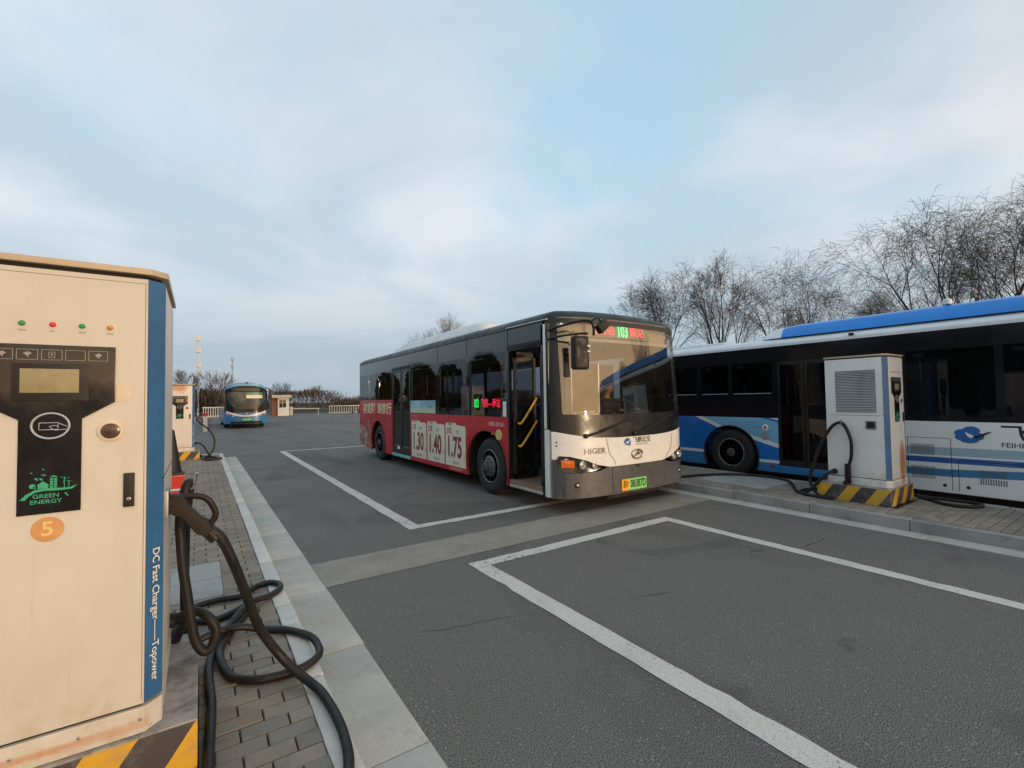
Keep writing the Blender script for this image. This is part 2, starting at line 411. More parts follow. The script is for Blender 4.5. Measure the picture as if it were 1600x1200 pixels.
isl = island('charging_island', -2.4, .428, -2.0, 15.2,
             lambda x, y: (1.0 if (x > -.25 and y > 1.25) else 0)/(math.hypot(x, y)+.1), [PL1, PL2, (-.55, .15, 3.98, 4.83)], 'brick paved charging island with pale kerb', 5)
isr = island('charger_pavement', 6.522, 7.948, -3.0, 16.0,
             lambda x, y: (1.0 if (y > .3 and y < 6.5) else 0)/(math.hypot(x, y)+.1), [PLR, (6.9, 7.9, 3.62, 4.75)], 'brick paved strip between the two rows of bays', 9)
for k, (y0, y1) in enumerate(((3.985, 4.385), (4.395, 4.83))):
    B(-.55, .15, y0, y1, .05, .126).build('pit_cover', 'slab_concrete', isl, bevel=.004)
for y0, y1 in ((3.625, 4.18), (4.19, 4.745)):
    B(6.9, 7.9, y0, y1, .05, .124).build('pit_cover', 'slab_concrete', isr, bevel=.004)

def kerb_run(name, x0, x1, y0, y1, z0, z1, L, m, off, bev, label):
    base = None; y = y0-off; r = random.Random(int(x0*100)+3)
    lst = []
    while y < y1:
        a, b = max(y, y0), min(y+L, y1)
        if b-a > .05: lst.append((a, b))
        y += L
    base = thing(name, ((x0+x1)/2, (y0+y1)/2, 0), None, None); base['kind'] = 'structure'; base['label'] = label
    for a, b in lst:
        d = r.uniform(-.003, .003); e = r.uniform(-.003, .003)
        B(x0+e, x1+e, a+.003, b-.003, z0, z1+d).build('kerb_stone', m, base, bevel=bev)
kerb_run('kerb', .430, .530, -2.0, 15.2, -.05, .122, 1.0, 'kerb_concrete', .46, .012, 'narrow pale kerb edging the charging island')
kerb_run('gutter', .533, .848, -2.0, 15.2, -.05, .006, 1.0, 'gutter_concrete', .06, .004, 'flat concrete gutter slabs beside the charging island')
kerb_run('kerb', 6.40, 6.52, -3.0, 16.0, -.05, .122, 1.0, 'kerb_grey', .2, .012, 'grey kerb edging the brick strip')
kerb_run('gutter', 6.15, 6.397, -3.0, 16.0, -.05, .006, 1.0, 'gutter_concrete', .4, .004, 'flat gutter slabs beside the brick strip')
kerb_run('kerb', 7.95, 8.06, -3.0, 16.0, -.05, .122, 1.0, 'kerb_grey', .7, .012, 'far kerb of the brick strip beside the parked bus')
kerb_run('kerb', -2.52, -2.402, -2.0, 15.2, -.05, .122, 1.0, 'kerb_concrete', .3, .012, 'rear kerb of the charging island')
e1 = tag(B(-2.52, .53, 15.205, 15.3, -.05, .122).build('kerb', 'kerb_concrete', bevel=.012), 'end kerb closing the charging island', kind='structure')
# ------------------------------------------------------------------ chargers
def cabinet_paint(name, spots, k=(1., 1., 1.)):
    """aged cream enamel; spots: (x, z, half width, half height, strength) of rust stains on the front, local to the charger"""
    t = NT(name); x, y, z = t.xyz(t.oco())
    c = t.mix(t.ramp(t.noise(2.1, 5, .6), .3, .7), tuple(p*q for p, q in zip((.63, .61, .565), k)), tuple(p*q for p, q in zip((.57, .54, .485), k)))
    c = t.mix(t.ramp(t.noise(5, 6, .7, sc=(1.5, 1.5, .3)), .55, .8, 0, .35), c, (.52, .44, .32))
    c = t.mix(t.ramp(t.noise(26, 4, .6, sc=(1, 1, .06)), .60, .78, 0, .28), c, (.36, .29, .20))
    c = t.mix(t.ramp(t.noise(34, 3, .5), .73, .78, 0, .5), c, (.25, .19, .13))
    low = t.ramp(z, .55, .2, 0, .6)
    c = t.mix(t.math('MULTIPLY', low, t.ramp(t.noise(11, 5, .7), .4, .7)), c, (.45, .36, .24))
    for sx, sz, hx, hz, st in spots:
        d = t.math('ADD', t.math('POWER', t.math('ABSOLUTE', t.math('DIVIDE', t.math('SUBTRACT', x, sx), hx)), 2.), t.math('POWER', t.math('ABSOLUTE', t.math('DIVIDE', t.math('SUBTRACT', z, sz), hz)), 2.))
        n = t.math('ADD', d, t.math('MULTIPLY', t.math('SUBTRACT', t.noise(14, 6, .7), .5), 1.3))
        f = t.math('MULTIPLY', t.ramp(n, 1.05, .2, 0, st), t.ramp(y, .012, .004))
        c = t.mix(f, c, (.50, .20, .055))
    t.done(t.bsdf(c, .42, spec=.4, bump=t.noise(260, 2), bstr=.12, bdist=.002))
cabinet_paint('cabinet_near', [(.20, .245, .3, .02, .35), (-.1, .25, .25, .015, .5)])
cabinet_paint('cabinet_left', [(-.1, 1.80, .3, .12, .75), (.05, 1.74, .1, .12, .4)], (1.08, 1.08, 1.08))
cabinet_paint('cabinet_right', [(.13, .50, .12, .34, 1.), (.10, .93, .02, .07, .5)], (1.28, 1.34, 1.44))  # whitened and cooled copy: skylight on its left side put into the paint
mat('cabinet_side', (.74, .75, .75), .45, var=.08, dirt=.35, dirtc=(.40, .38, .34))
mat('cap_tan', (.52, .42, .30), .5, var=.15, dirt=.4)
mat('strip_blue', (.035, .13, .30), .35, var=.12, vs=5)
mat('black_panel', (.012, .011, .013), .18, var=.3, vs=6, dirt=.10, dirtc=(.12, .11, .12))
mat('black_plastic', (.016, .015, .015), .5, var=.2, spec=.35)
mat('gun_brown', (.016, .012, .010), .5, var=.25, spec=.28)
mat('cable_rubber', (.014, .0135, .014), .5, var=.3, vs=9, dirt=.35, dirtc=(.06, .052, .045), spec=.35)
mat('lcd', (.30, .27, .15), .25, var=.15, vs=9)
mat('lamp_green', (.03, .30, .09), .25, var=0); mat('lamp_red', (.75, .03, .05), .25, var=0); mat('lamp_amber', (.65, .28, .04), .25, var=0)
mat('print_grey', (.30, .28, .27), .5, var=0); mat('print_silver', (.42, .45, .50), .4, var=.1); mat('print_green', (.03, .38, .20), .45, var=.1)
mat('print_white', (.80, .80, .78), .45, var=.05); mat('print_dark', (.06, .05, .05), .5, var=0)
mat('decal_orange', (.62, .32, .12), .5, var=.12, vs=20); mat('decal_yellow', (.78, .55, .18), .5, var=0)
mat('chrome', (.75, .72, .68), .16, 1.0, var=.15, vs=20)
mat('steel_dull', (.34, .34, .35), .42, .8, var=.2)
mat('vent_grey', (.40, .42, .43), .5, var=.1, dirt=.3)
mat('dark_gap', (.012, .011, .010), .8, var=0)
def m_hazard():
    t = NT('hazard_paint'); x, y, z = t.xyz(t.oco())
    s = t.math('FRACT', t.math('DIVIDE', t.math('ADD', t.math('SUBTRACT', t.math('SUBTRACT', x, y), t.math('MULTIPLY', z, .69)), .025+10*.313), .313))
    k = t.ramp(t.math('ADD', s, t.math('MULTIPLY', t.noise(30, 3), .02)), .465, .475)
    c = t.mix(k, (.60, .34, .018), (.05, .046, .05))
    c = t.mix(t.ramp(t.noise(6, 6, .7), .47, .72, 0, .55), c, (.23, .20, .17))
    top = t.ramp(z, .200, .206); c = t.mix(top, c, t.mix(t.ramp(t.noise(7, 6, .7), .35, .7), (.36, .33, .30), (.10, .09, .08)))
    t.done(t.bsdf(c, .7, bump=t.noise(60, 5), bstr=.4, bdist=.004))
m_hazard()

mat('meter_brown', (.085, .05, .04), .2, var=.3, vs=40)
mat('decal_pale', (.72, .60, .46), .6, var=.1, vs=30)
mat('seam_shadow', (.16, .13, .10), .8, var=0)
def charger(loc, label, paint, side_gun, number=None, printed=True):
    ox, oy, oz = loc
    root = thing('charging_station', loc, label, 'charger', 'charging stations')
    L = lambda p: (p[0]+ox, p[1]+oy, p[2]+oz)
    def mk(mb, name, m, par=None, **k):
        mb.v = [L(p) for p in mb.v]; return mb.build(name, m, par or root, **k)
    def plan(g=0., c=.048):
        return [(-.30-g+c, -g), (.30+g-c, -g), (.30+g, c-g), (.30+g, .68+g), (-.30-g, .68+g), (-.30-g, c-g)]
    mk(MB().box(-.40, .413, -.02, .78, 0, .21), 'plinth', 'hazard_paint', bevel=.008)
    body = mk(MB().prism(plan(), 'xy', .312, 1.842), 'cabinet', paint, bevel=.003)
    mk(MB().prism(plan(-.012), 'xy', .300, .318), 'seam', 'dark_gap', body)
    mk(MB().prism(plan(.003), 'xy', .212, .302), 'skirt', paint, bevel=.003)
    mk(MB().prism(plan(-.015), 'xy', 1.838, 1.862), 'vent_gap', 'dark_gap', body)
    mk(MB().prism(plan(.010), 'xy', 1.858, 1.880), 'roof_cap', 'cap_tan', bevel=.003)
    for s in (-.27, -.09, .09, .27):
        if abs(s) < .28: mk(MB().lathe([(.005, 0), (.005, -.004), (.003, -.005)], (s*.9, -.003, .262), 'y', 8), 'screw', 'steel_dull', body)
    mb = MB()
    for a_, b_, c_, d_ in ((-.246, -.2445, .33, 1.825), (.2445, .246, .33, 1.825), (-.246, .246, 1.8235, 1.825)): mb.box(a_, b_, -.0008, .001, c_, d_)
    mk(mb, 'door_gap', 'seam_shadow', body)
    # blue corner strips on the chamfered corners
    for s in (-1, 1):
        d = .0025
        P = [(s*(.252+.001), -d*.7), (s*(.300+.0005), .048-.001-d*.7)]
        n = (s*.707*d, -.707*d)
        q = [(P[0][0], P[0][1]), (P[1][0], P[1][1]), (P[1][0]+n[0], P[1][1]+n[1]), (P[0][0]+n[0], P[0][1]+n[1])]
        st = mk(MB().prism(q, 'xy', .316, 1.840), 'corner_strip', 'strip_blue')
        if s == 1 and printed:
            a0, b0 = .276+.707*.0075, .024-.707*.0075
            o = text('DC Fast Charger——Topower', .0375, lambda a, b: L((a0+b*.707, b0+b*.707, .615-a)), 'lettering', 'print_white', st, bold=.008, wide=1.0)
    # control panel
    T = [(-.163, 1.586), (-.163, 1.392), (-.077, 1.336), (-.077, 1.025), (.077, 1.025), (.077, 1.336), (.163, 1.392), (.163, 1.586)]
    pn = mk(MB().prism(T, 'xz', .002, -.006), 'control_panel', 'black_panel', bevel=.001)
    mk(MB().box(-.094, .094, -.011, 0, 1.397, 1.522), 'display_bezel', 'black_plastic', bevel=.003)
    mk(MB().box(-.074, .069, -.0125, -.008, 1.425, 1.505), 'display', 'lcd', bevel=.001)
    for k in range(5):
        x = (k-2)*.0585
        mb = MB()
        for a, b, c, d in ((-.024, .024, .033, .0345), (-.024, .024, -.0005, .001), (-.0255, -.024, 0, .034), (.024, .0255, 0, .034)): mb.box(x+a, x+b, -.0075, -.0055, 1.535+c, 1.535+d)
        if k == 2:
            mb.box(x-.008, x-.0065, -.0075, -.0055, 1.542, 1.562).box(x+.0065, x+.008, -.0075, -.0055, 1.542, 1.562).box(x-.0065, x+.0065, -.0075, -.0055, 1.542, 1.5435).box(x-.0065, x+.0065, -.0075, -.0055, 1.5605, 1.562)
            mb.prism([(x-.004, 1.553), (x+.002, 1.5595), (x+.0005, 1.553), (x+.004, 1.553), (x-.002, 1.545), (x, 1.5515)], 'xz', -.0055, -.0075)
        elif k in (0, 1, 4):
            mb.prism([(x-.010, 1.556), (x+.002, 1.562), (x+.011, 1.555), (x+.004, 1.551), (x+.002, 1.543), (x-.003, 1.549)], 'xz', -.0055, -.0075)
        mk(mb, 'icon', 'print_grey', pn)
    R = [(math.cos(a)*.046, -.0075, 1.315+math.sin(a)*.042) for a in [i*math.pi/16 for i in range(32)]]
    mk(MB().tube(R, .0032, 6, True), 'card_ring', 'print_silver', pn, smooth=True)
    mb = MB()
    for path in ([(-.028, 1.325), (.018, 1.325), (.018, 1.312), (.018, 1.302), (-.004, 1.302), (-.028, 1.302), (-.028, 1.325)], [(.018, 1.324), (.040, 1.312)], [(.042, 1.302), (.010, 1.300), (.002, 1.306), (-.004, 1.313), (.010, 1.316), (.018, 1.312)]):
        mb.tube([(x, -.0068, z) for x, z in path], .0012, 5)
    mk(mb, 'card_symbol', 'print_silver', pn)
    # printed landscape
    if printed:
        mb = MB(); y0, y1 = -.006, -.0072
        ar = [(-.070, 1.066), (-.056, 1.082), (-.036, 1.095), (-.01, 1.099), (.02, 1.097), (.05, 1.096), (.068, 1.104), (.056, 1.091), (.02, 1.089), (-.012, 1.091), (-.034, 1.087), (-.05, 1.075), (-.058, 1.064)]
        mb.prism(ar, 'xz', y0, y1)
        mb.prism([(-.028, 1.098), (-.028, 1.110), (-.031, 1.110), (-.016, 1.122), (-.002, 1.110), (-.004, 1.099)], 'xz', y0, y1)
        for i in range(4):
            for j in range(2): mb.box(.001+j*.0095, .0085+j*.0095, y1, y0, 1.099+i*.0085, 1.1055+i*.0085)
        mb.prism([(-.001, 1.1345), (.0095, 1.140), (.020, 1.1345)], 'xz', y0, y1)
        for cx, h in ((.036, .036), (.047, .022)):
            mb.box(cx-.0008, cx+.0008, y1, y0, 1.097, 1.097+h)
            for a in (.3, 2.4, 4.5): mb.tube([(cx, y1, 1.097+h*.8), (cx+math.cos(a)*h*.4, y1, 1.097+h*.8+math.sin(a)*h*.4)], .0007, 4)
        for cx, cz, r in ((-.041, 1.108, .0075), (-.036, 1.103, .004)): mb.lathe([(r, 0), (r, -.0012)], (cx, y0, cz), 'y', 12)
        for cx, cz, w in ((-.032, 1.130, .010), (-.021, 1.129, .010), (-.017, 1.142, .006), (-.012, 1.142, .006), (-.044, 1.151, .006), (-.016, 1.161, .006), (.040, 1.076, .009), (.043, 1.071, .008)):
            mb.prism([(cx-w*.5, cz+w*.45), (cx+w*.15, cz+w*.35), (cx+w*.5, cz-w*.4), (cx-w*.1, cz-w*.25)], 'xz', y0, y1)
        mb.v = [(p[0], p[1], p[2]+.010) for p in mb.v]; mk(mb, 'landscape_print', 'print_green', pn)
        text('GREEN\nENERGY', .0185, lambda a, b: L((-.008+a, -.0072, 1.074+b)), 'lettering', 'print_green', pn, bold=.012, wide=1.12)
    for k, m in enumerate(('lamp_red', 'lamp_green', 'lamp_red', 'lamp_green', 'lamp_amber')):
        x = (k-2)*.0735
        lp = mk(MB().lathe([(.0085, 0), (.0085, -.004), (.007, -.005), (.006, -.010), (.003, -.012)], (x, 0, 1.655), 'y', 16), 'indicator_lamp', m, smooth=True)
        if printed:
            mb = MB()
            for i in range(3 if k != 2 else 2): mb.box(x-.009+i*.0065, x-.004+i*.0065, -.0012, 0, 1.631, 1.635)
            mk(mb, 'caption', 'print_grey', lp)
    mt = mk(MB().lathe([(.0375, 0), (.0375, -.004), (.034, -.007), (.027, -.008), (.0265, -.007)], (.152, 0, 1.29), 'y', 28), 'meter_rim', 'decal_pale', smooth=True)
    mk(MB().lathe([(.0265, -.006), (.0265, -.009), (.022, -.0105)], (.152, 0, 1.29), 'y', 28), 'meter_glass', 'meter_brown', mt, smooth=True)
    hd = mk(MB().box(.189, .220, -.009, .001, 1.018, 1.138), 'lock_handle', 'black_plastic', bevel=.003)
    mk(MB().lathe([(.0065, 0), (.0065, -.003), (.004, -.004)], (.2045, -.009, 1.046), 'y', 12), 'key_lock', 'chrome', hd)
    if number:
        dc = mk(MB().lathe([(.041, 0), (.041, -.0012)], (-.004, 0, .972), 'y', 32), 'number_sticker', 'decal_orange')
        text(number, .066, lambda a, b: L((-.004+a, -.0022, .972+b)), 'numeral', 'decal_yellow', dc, bold=.02)
        mk(MB().box(.166, .205, -.0015, 0, 1.395, 1.455), 'worn_sticker', 'decal_pale')
    # side louvres, cable outlet, socket pocket and hook on both flanks
    for s in (-1, 1):
        X = s*.30
        sb = lambda a, b, *q: MB().box(min(X+s*a, X+s*b), max(X+s*a, X+s*b), *q)
        if s < 0: lv = mk(sb(.0, .003, .12, .56, 1.145, 1.685), 'louvre_panel', 'dark_gap')
        mb = MB()
        for i in range(26):
            z = 1.150+i*.0205
            mb.add([L0 for L0 in [(X+s*.003, .122, z+.014), (X+s*.003, .558, z+.014), (X+s*.010, .558, z+.002), (X+s*.010, .122, z+.002), (X+s*.004, .122, z), (X+s*.004, .558, z)]], [(0, 1, 2, 3), (3, 2, 5, 4)])
        if s < 0: mk(mb, 'louvre', 'vent_grey', lv, fix=False)
        mk(sb(-.001, .0015, .02, .66, 1.105, 1.108), 'panel_joint', 'dark_gap', body)
        pk = mk(sb(.0, .012, .125, .235, .935, 1.04), 'socket_pocket', 'steel_dull', bevel=.002)
        mk(sb(.002, .014, .14, .22, .95, 1.025), 'socket_recess', 'dark_gap', pk)
        mk(MB().tube(catmull([(X, .49, .985), (X+s*.055, .49, .985), (X+s*.085, .48, .99), (X+s*.098, .47, 1.03), (X+s*.104, .465, 1.06)], 5), .0065, 8), 'cable_hook', 'chrome', smooth=True)
        mk(MB().lathe([(.034, 0), (.034, s*.02), (.027, s*.025), (.027, s*.05)], (X, .60, .36), 'x', 16), 'cable_gland', 'black_plastic', smooth=True)
    return root, L
CR = .0205
def cable(root, pts, name='charging_cable', r=CR, n=7):
    return MB().tube(catmull(pts, n), r, 10).build(name, 'cable_rubber', root, smooth=True, ang=60)
def gun(root, poly, c0, c1, handle, plug, hc):
    g = MB().prism(poly, 'xz', c0, c1).build('charging_gun', 'gun_brown', root, bevel=.008, seg=3)
    MB().tube(catmull(handle, 6), .0125, 10).build('grip', 'gun_brown', g, smooth=True)
    MB().tube(plug, .033, 16).build('plug', 'black_plastic', g, smooth=True)
    return g

near, NL = charger((-.413, 2.15, .12), 'cream charging cabinet with number five sticker and looped black cables', 'cabinet_near', 1, '5')
gun(near, [(-.108, 1.14), (-.05, 1.133), (-.036, 1.09), (.0, 1.045), (.034, 1.016), (.047, .985), (.028, .952), (-.010, .972), (-.06, 1.045), (-.108, 1.07)], 2.292, 2.348,
    [(-.06, 2.32, 1.125), (-.01, 2.32, 1.122), (.025, 2.32, 1.106), (.05, 2.32, 1.066), (.056, 2.32, 1.03), (.035, 2.32, .995)],
    [(-.125, 2.32, 1.105), (-.09, 2.32, 1.105)], None)
MB().tube([(.022, 2.32, .985), (.058, 2.32, .935)], [.027, .024], 12).build('strain_relief', 'black_plastic', near, smooth=True)
Z = .1425
cable(near, [(.03, 2.32, .985), (.076, 2.32, .935), (.124, 2.35, .812), (.178, 2.42, .639), (.236, 2.50, .45), (.31, 2.55, .302), (.376, 2.52, .212), (.440, 2.45, .158), (.480, 2.33, Z+.002),
             (.496, 2.124, Z+.002), (.490, 1.946, Z+.002), (.462, 1.80, Z), (.38, 1.62, Z), (.24, 1.55, Z), (.10, 1.66, Z), (.04, 1.88, Z), (.034, 2.12, Z), (.042, 2.32, Z), (.050, 2.554, Z), (.044, 2.756, Z), (.050, 2.954, Z),
             (.085, 3.13, Z), (.15, 3.30, Z+.02), (.235, 3.46, Z+.045), (.311, 3.597, Z+.03), (.407, 3.691, Z+.006), (.49, 3.79, Z+.004), (.495, 3.90, Z+.004), (.44, 3.97, Z+.002), (.36, 3.96, Z), (.296, 3.872, Z+.01), (.239, 3.789, Z+.01),
             (.099, 3.82, Z+.006), (-.036, 3.77, Z+.004), (-.13, 3.5, Z), (-.17, 3.2, Z), (-.14, 2.98, .2), (-.07, 2.80, .42), (-.09, 2.75, .48), (-.14, 2.75, .48)])
cable(near, [(-.14, 2.755, .48), (-.07, 2.72, .50), (-.01, 2.66, .53), (.045, 2.61, .50), (.068, 2.60, .44), (.055, 2.60, .38), (.022, 2.60, .362), (-.011, 2.60, .419), (-.029, 2.60, .521), (-.043, 2.60, .633), (-.058, 2.60, .743), (-.067, 2.60, .853),
             (-.072, 2.61, .98), (-.055, 2.63, 1.10), (-.04, 2.66, 1.132), (-.04, 2.70, 1.10), (-.055, 2.80, .90), (-.06, 2.92, .55), (-.06, 3.10, .25), (-.09, 3.35, Z), (-.108, 3.55, Z), (-.034, 3.556, Z), (.091, 3.505, Z),
             (.20, 3.56, Z+.004), (.30, 3.68, Z-.0), (.27, 3.52, Z), (.19, 3.34, Z), (.106, 3.09, Z+.004), (.100, 2.90, Z+.01), (.135, 2.74, Z), (.22, 2.645, Z), (.32, 2.61, Z), (.44, 2.605, Z+.004), (.53, 2.675, Z+.004), (.556, 2.80, Z-.004),
             (.535, 2.93, Z+.002), (.443, 3.084, Z+.002), (.326, 3.185, Z), (.203, 3.204, Z+.04), (.05, 3.20, Z+.04), (-.10, 3.14, Z), (-.2, 3.05, Z)])

left2, _ = charger((-.413, 14.0, .12), 'rust-topped charging cabinet at the end of the island', 'cabinet_left', 1, None, True)
gun(left2, [(-.108, 1.16), (-.05, 1.15), (-.036, 1.11), (.0, 1.065), (.034, 1.036), (.047, 1.005), (.028, .972), (-.010, .992), (-.06, 1.065), (-.108, 1.09)], 14.142, 14.198,
    [(-.06, 14.17, 1.145), (-.01, 14.17, 1.142), (.025, 14.17, 1.126), (.05, 14.17, 1.086), (.056, 14.17, 1.05), (.035, 14.17, 1.015)], [(-.125, 14.17, 1.125), (-.09, 14.17, 1.125)], None)
cable(left2, [(.03, 14.17, 1.0), (.09, 14.17, .94), (.22, 14.2, .80), (.31, 14.2, .6), (.30, 14.15, .38), (.22, 14.1, .22), (.10, 14.05, .15), (.06, 13.7, Z), (.2, 13.4, Z), (.36, 13.45, Z), (.40, 13.7, Z), (.30, 14.0, Z+.01), (.12, 14.3, Z), (-.05, 14.9, Z), (-.2, 15.0, Z)])
cable(left2, [(-.13, 14.6, .48), (-.02, 14.5, .49), (.08, 14.3, .42), (.16, 14.15, .28), (.24, 14.05, .17), (.38, 13.9, Z), (.45, 13.72, Z+.002), (.40, 13.55, Z), (.2, 13.62, Z+.004), (.06, 13.9, Z), (.08, 14.5, Z), (.0, 14.95, Z)])

right, _ = charger((7.33, 2.14, .12), 'pale charging cabinet with a long rust stain under its panel', 'cabinet_right', -1, None, True)
Xr = 6.965
gun(right, [(6.953, .60), (6.975, .60), (6.982, .50), (6.98, .36), (6.965, .345), (6.945, .36), (6.942, .50)], 2.535, 2.60,
    [(6.945, 2.545, .56), (6.925, 2.54, .50), (6.927, 2.545, .43), (6.945, 2.56, .39)], [(6.963, 2.585, .37), (6.963, 2.60, .32)], None)
cable(right, [(6.964, 2.556, .58), (6.968, 2.526, .70), (6.968, 2.522, .89), (6.966, 2.565, 1.045), (6.955, 2.615, 1.128), (6.955, 2.69, 1.110), (6.965, 2.765, 1.03), (6.968, 2.86, .86), (6.965, 2.97, .56), (6.955, 3.02, .34),
              (6.95, 2.96, .19), (6.90, 2.86, Z), (6.86, 2.72, Z), (6.85, 2.95, Z), (6.95, 3.15, Z), (7.2, 3.2, Z), (7.45, 3.1, Z), (7.5, 2.98, Z)])
cable(right, [(7.05, 2.745, .48), (6.97, 2.77, .47), (6.93, 2.88, .36), (6.91, 2.99, .22), (6.92, 3.1, Z), (7.05, 3.25, Z), (7.4, 3.45, Z), (7.75, 3.7, Z+.003), (7.87, 4.05, Z+.004), (7.70, 4.50, Z+.004), (7.25, 4.83, Z), (6.76, 4.99, Z), (6.58, 5.3, Z), (6.6, 5.8, Z)])
cable(right, [(7.61, 2.745, .48), (7.68, 2.74, .46), (7.80, 2.55, .30), (7.88, 2.25, .17), (7.89, 2.0, Z), (7.90, 1.76, Z), (7.89, 1.58, Z), (7.77, 1.485, Z), (7.58, 1.57, Z), (7.56, 1.78, Z), (7.72, 1.95, Z), (7.83, 2.1, Z)])
# ------------------------------------------------------------------ shared vehicle materials
mat('bus_red', (.52, .030, .042), .4, var=.12, vs=1.5, spec=.3, coat=.08, dirt=.10, dirtc=(.16, .05, .05))
mat('bus_white', (.80, .80, .78), .25, var=.05, coat=.4, dirt=.12, dirtc=(.45, .42, .36))
mat('bus_roof', (.020, .030, .031), .45, var=.2, vs=1.2, spec=.3, dirt=.12, dirtc=(.07, .08, .075))
mat('bus_black', (.011, .012, .014), .32, var=.2, vs=2)
mat('band_black', (.013, .015, .017), .07, var=.1, vs=2, spec=.6, coat=.3)
mat('bumper_grey', (.088, .088, .094), .33, var=.12, coat=.3, dirt=.3, dirtc=(.12, .10, .08))
mat('under_black', (.012, .012, .012), .8, var=.2)
mat('interior', (.10, .10, .105), .7, var=.15)
mat('interior_light', (.32, .32, .31), .6, var=.15)
mat('ceiling_panel', (.42, .42, .40), .6, var=.08)
mat('seat_blue', (.03, .06, .20), .6, var=.2); mat('seat_red', (.25, .04, .05), .6, var=.2)
mat('rail_yellow', (.75, .42, .03), .35, var=.08); mat('rail_steel', (.6, .6, .58), .25, .9, var=.1)
mat('step_wood', (.24, .15, .10), .6, var=.2, vs=8); mat('alu', (.62, .64, .65), .35, .6, var=.15, dirt=.2)
mat('tyre', (.018, .018, .019), .75, var=.3, vs=8, dirt=.5, dirtc=(.06, .055, .05))
mat('rim', (.15, .148, .145), .55, .3, var=.3, vs=9, dirt=.5, dirtc=(.07, .06, .05))
mat('rim_dark', (.08, .08, .085), .5, .4, var=.3, vs=9)
mat('hub', (.11, .105, .10), .5, .5, var=.3, vs=14, dirt=.5)
mat('pod_white', (.72, .72, .70), .4, var=.08, dirt=.3, dirtc=(.35, .34, .30))
mat('step_green', (.22, .50, .46), .5, var=.15)
mat('ad_cream', (.78, .72, .56), .45, var=.08, vs=2, dirt=.1)
mat('ad_gold', (.80, .68, .38), .45, var=.08); mat('ad_maroon', (.22, .035, .035), .45, var=.08)
mat('ad_blue', (.14, .25, .45), .5, var=.1)
mat('lens_amber', (.75, .16, .02), .15, var=.2, vs=40); mat('lens_clear', (.62, .62, .60), .08, .7, var=.2, vs=30)
mat('lamp_housing', (.03, .03, .03), .2, var=.2)
mat('mirror_glass', (.6, .6, .6), .02, 1.0, var=0)
mat('plate_yellow', (.85, .42, .02), .4, var=.05); mat('plate_green', (.25, .70, .22), .4, var=.12, vs=20)
mat('text_black', (.012, .012, .012), .4, var=0); mat('badge_grey', (.16, .15, .14), .3, .6, var=0)
mat('logo_blue', (.02, .14, .42), .4, var=.05)
mat('led_board', (.035, .034, .028), .5, var=.1)
mat('led_green', (0, .2, .05), .5, var=0, emit=(.02, 1., .30), estr=2.2)
mat('led_green_side', (0, .2, .05), .5, var=0, emit=(.02, 1., .12), estr=5)
mat('led_red_side', (.2, 0, 0), .5, var=0, emit=(1., .02, .05), estr=5)
mat('led_red', (.2, 0, 0), .5, var=0, emit=(1., .05, .06), estr=1.8)
glass('windshield', (.93, .93, .90), .10, .006, (.35, .32, .26))
glass('side_glass', (.48, .50, .54), .06, .006, (.2, .2, .2))
glass('door_glass', (.62, .63, .64), .05, .01)
glass('booth_glass', (.6, .62, .64), .06, .02)

def wheel(root, x, y, z, r, s, w=.27, rim='rim', nut=10, dish=.03):
    """s=-1: outer face looks towards -X"""
    ri = r*.60
    prof = [(ri, 0), (ri+.03, -.012), (r-.06, -.012), (r-.018, .012), (r, .045), (r, w-.045), (r-.018, w-.012), (r-.06, w), (ri, w)]
    ty = MB().lathe([(a, -s*b) for a, b in prof], (x, y, z), 'x', 44).build('tyre', 'tyre', root, smooth=True, ang=50)
    mb = MB()
    for k in range(44):                                   # tread lugs
        a = k*2*math.pi/44
        for u0, u1 in ((.05, .11), (.16, .22)):
            q = [(x-s*u, y+math.cos(a+da)*(r+dr), z+math.sin(a+da)*(r+dr)) for dr in (-.004, .0045) for u, da in ((u0, -.05), (u1, -.05), (u1, .05), (u0, .05))]
            mb.add(q, [(0, 1, 2, 3), (7, 6, 5, 4), (0, 4, 5, 1), (1, 5, 6, 2), (2, 6, 7, 3), (3, 7, 4, 0)])
    t = mb.build('tread', 'tyre', ty, fix=False); t['kind'] = 'stuff'
    rm = MB().lathe([(ri+.004, 0), (ri-.012, -.012), (ri-.03, .004), (ri-.045, dish+.03), (ri*.62, dish), (ri*.45, dish-.035), (ri*.36, dish-.05), (ri*.30, dish-.06)], (0, 0, 0), 'x', 36)
    rm.v = [(x-s*a, y+b, z+c) for a, b, c in rm.v]
    ro = rm.build('rim', rim, root, smooth=True, ang=40)
    hb = MB().lathe([(ri*.32, dish-.055), (ri*.30, dish-.085), (ri*.20, dish-.095), (ri*.05, dish-.097)], (0, 0, 0), 'x', 24); hb.v = [(x-s*a, y+b, z+c) for a, b, c in hb.v]
    hb.build('hub', 'hub', ro, smooth=True)
    mb = MB(); mh = MB()
    for k in range(nut):
        a = k*2*math.pi/nut
        q = MB().lathe([(.014, dish-.04), (.014, dish-.065), (.008, dish-.075)], (0, 0, 0), 'x', 6)
        mb.add([(x-s*p[0], y+p[1]+math.cos(a)*ri*.50, z+p[2]+math.sin(a)*ri*.50) for p in q.v], q.f)
        a += math.pi/nut
        q = MB().lathe([(.021, dish+.012), (.021, dish-.003)], (0, 0, 0), 'x', 10)
        mh.add([(x-s*p[0], y+p[1]+math.cos(a)*ri*.74, z+p[2]*1.0+math.sin(a)*ri*.74) for p in q.v], q.f)
    mb.build('wheel_nut', 'hub', ro); mh.build('vent_hole', 'dark_gap', ro)
    return ty

